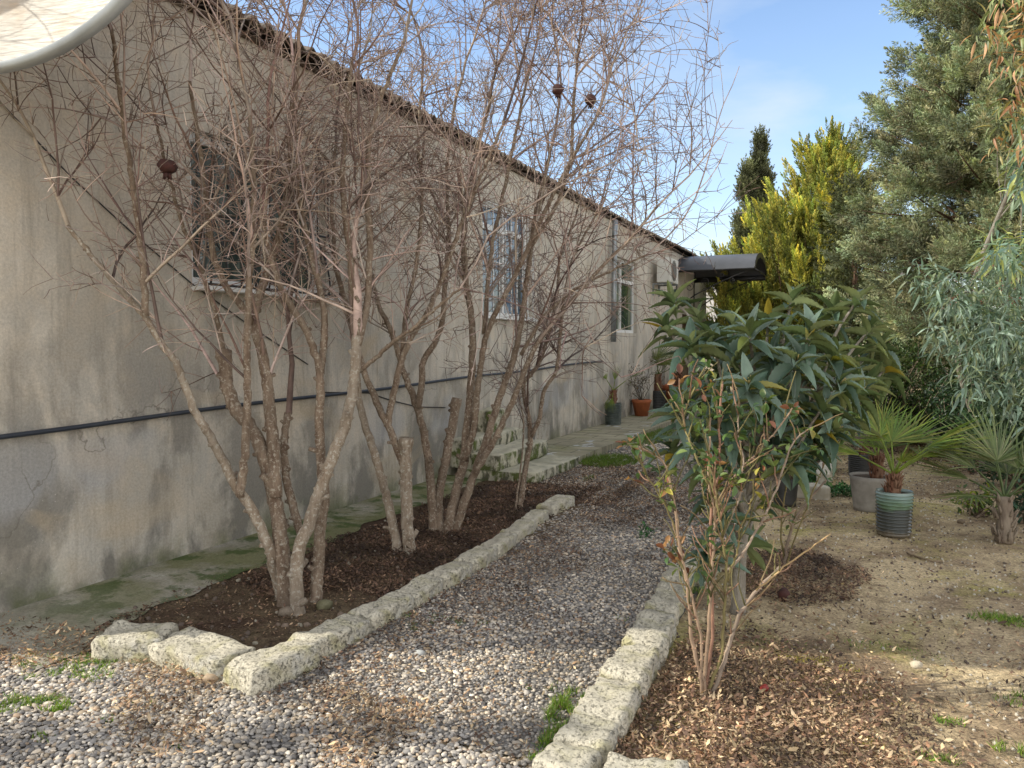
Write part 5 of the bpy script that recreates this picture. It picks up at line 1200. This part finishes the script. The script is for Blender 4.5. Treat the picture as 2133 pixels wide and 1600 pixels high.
# twigs and fallen bits lying on the soil
def lying(pts, r, lab):
    W = np.array([G(u, v, .012) for u, v in pts]); g = Geo(); s_, _ = resample(W, 12); s_[:,2] = gh(s_[:,0], s_[:,1])+r+rng.uniform(0,.006,12); tubes(g, [(s_, np.linspace(r, r*.5, 12))], 6, [(.20,.15,.10)]); tag(g.build('fallen_twig', M_twig), lab, 'twig')
lying([(1890,1146),(1915,1154),(1945,1162),(1970,1160)], .008, 'dark crooked twig lying on the soil right of the bottle planter')
lying([(1990,1465),(1975,1445),(1950,1430)], .006, 'short dry twig lying on the sunlit litter')

# ---------------------------------------------------------------- far end of the garden
M_farwall = simple('pale_garden_wall', (.50,.45,.37), .9, (.38,.33,.27), 3, .3)
g = Geo(); g.box((-12,33,-.2),(14,33.25,1.9)); g.box((-12,32.96,1.9),(14,33.29,2.0)); wl = g.build('garden_wall', M_farwall, smooth=False); tag(wl, 'pale boundary wall across the far end of the garden', 'wall')
g = Geo(); g.box((5.6,6,-.2),(5.8,32.9,1.8)); g.box((5.57,6,1.8),(5.83,32.9,1.88)); wl = g.build('garden_wall', simple('pinkish_block_wall', (.50,.36,.28), .9, (.40,.31,.25), 3, .3), smooth=False); tag(wl, 'pinkish side wall glimpsed behind the eucalyptus on the right', 'wall')
fb = empty('far_building', (-5, 40, 0), 'white neighbouring building glimpsed under the canopy', 'building')
g = Geo(); g.box((-9,38,0),(2.5,46,4.6)); g.build('wall', simple('far_white_wall', (.62,.60,.58), .8), fb, smooth=False)
g = Geo(); g.box((-9.3,37.7,4.6),(2.8,46.3,4.8)); g.build('roof', simple('far_roof', (.35,.33,.33), .8), fb, smooth=False)
for x in (-6.5,-3.5,-.5):
    g = Geo(); g.box((x,37.96,1.6),(x+1.1,37.99,3.0)); g.build('window', M_glass, fb, smooth=False)
# low garden table in the shade by the house end
tb = P(1505, 850, 17.5); tb[2] = 0
tt = empty('garden_table', tb, 'dark wooden garden table half hidden behind the loquat leaves', 'table')
M_dw = simple('dark_wood', (.04,.028,.02), .6, (.07,.045,.03), 6, sc3=(1,6,1))
g = Geo(); g.box((tb[0]-.75,tb[1]-.4,.70),(tb[0]+.75,tb[1]+.4,.745)); g.build('table_top', M_dw, tt, smooth=False)
for sx in (-.66,.66):
    for sy in (-.32,.32): g = Geo(); g.box((tb[0]+sx-.035,tb[1]+sy-.035,0),(tb[0]+sx+.035,tb[1]+sy+.035,.698)); g.build('leg', M_dw, tt, smooth=False)
# limestone blocks by the far trunks
M_pl = simple('pale_block', (.50,.46,.33), .9, (.36,.33,.25), 8, .4)
for (u0,v0,u1,v1,w_,h_,lab) in [(1905,858,1950,862,.25,.22,'long pale limestone block lying on the dark far soil'),(1940,846,1962,848,.3,.26,'small pale limestone block behind the long one on the far soil'),(1880,838,1925,836,.2,.2,'darker limestone block farthest back under the shrub')]:
    a = G(u0, v0); b = G(u1, v1); s_ = 12.3/ (a@FW if True else 1); a = a*s_; b = b*s_; rough_block('limestone_block', a, b, w_, h_, lab, 'stone block', 'limestone blocks on the far soil', M_pl, z0=0, seed=90+int(u0))

# ---------------------------------------------------------------- put every single-mesh thing's origin at its foot
for o in list(S.objects):
    if o.type == 'MESH' and o.parent is None and 'kind' not in o.keys() and o.location.length < 1e-6:
        n = len(o.data.vertices); v = np.empty(n*3); o.data.vertices.foreach_get('co', v); v = v.reshape(-1,3)
        c = np.array(((v[:,0].min()+v[:,0].max())/2, (v[:,1].min()+v[:,1].max())/2, v[:,2].min()))
        o.data.vertices.foreach_set('co', (v-c).ravel()); o.location = tuple(c); o.data.update()
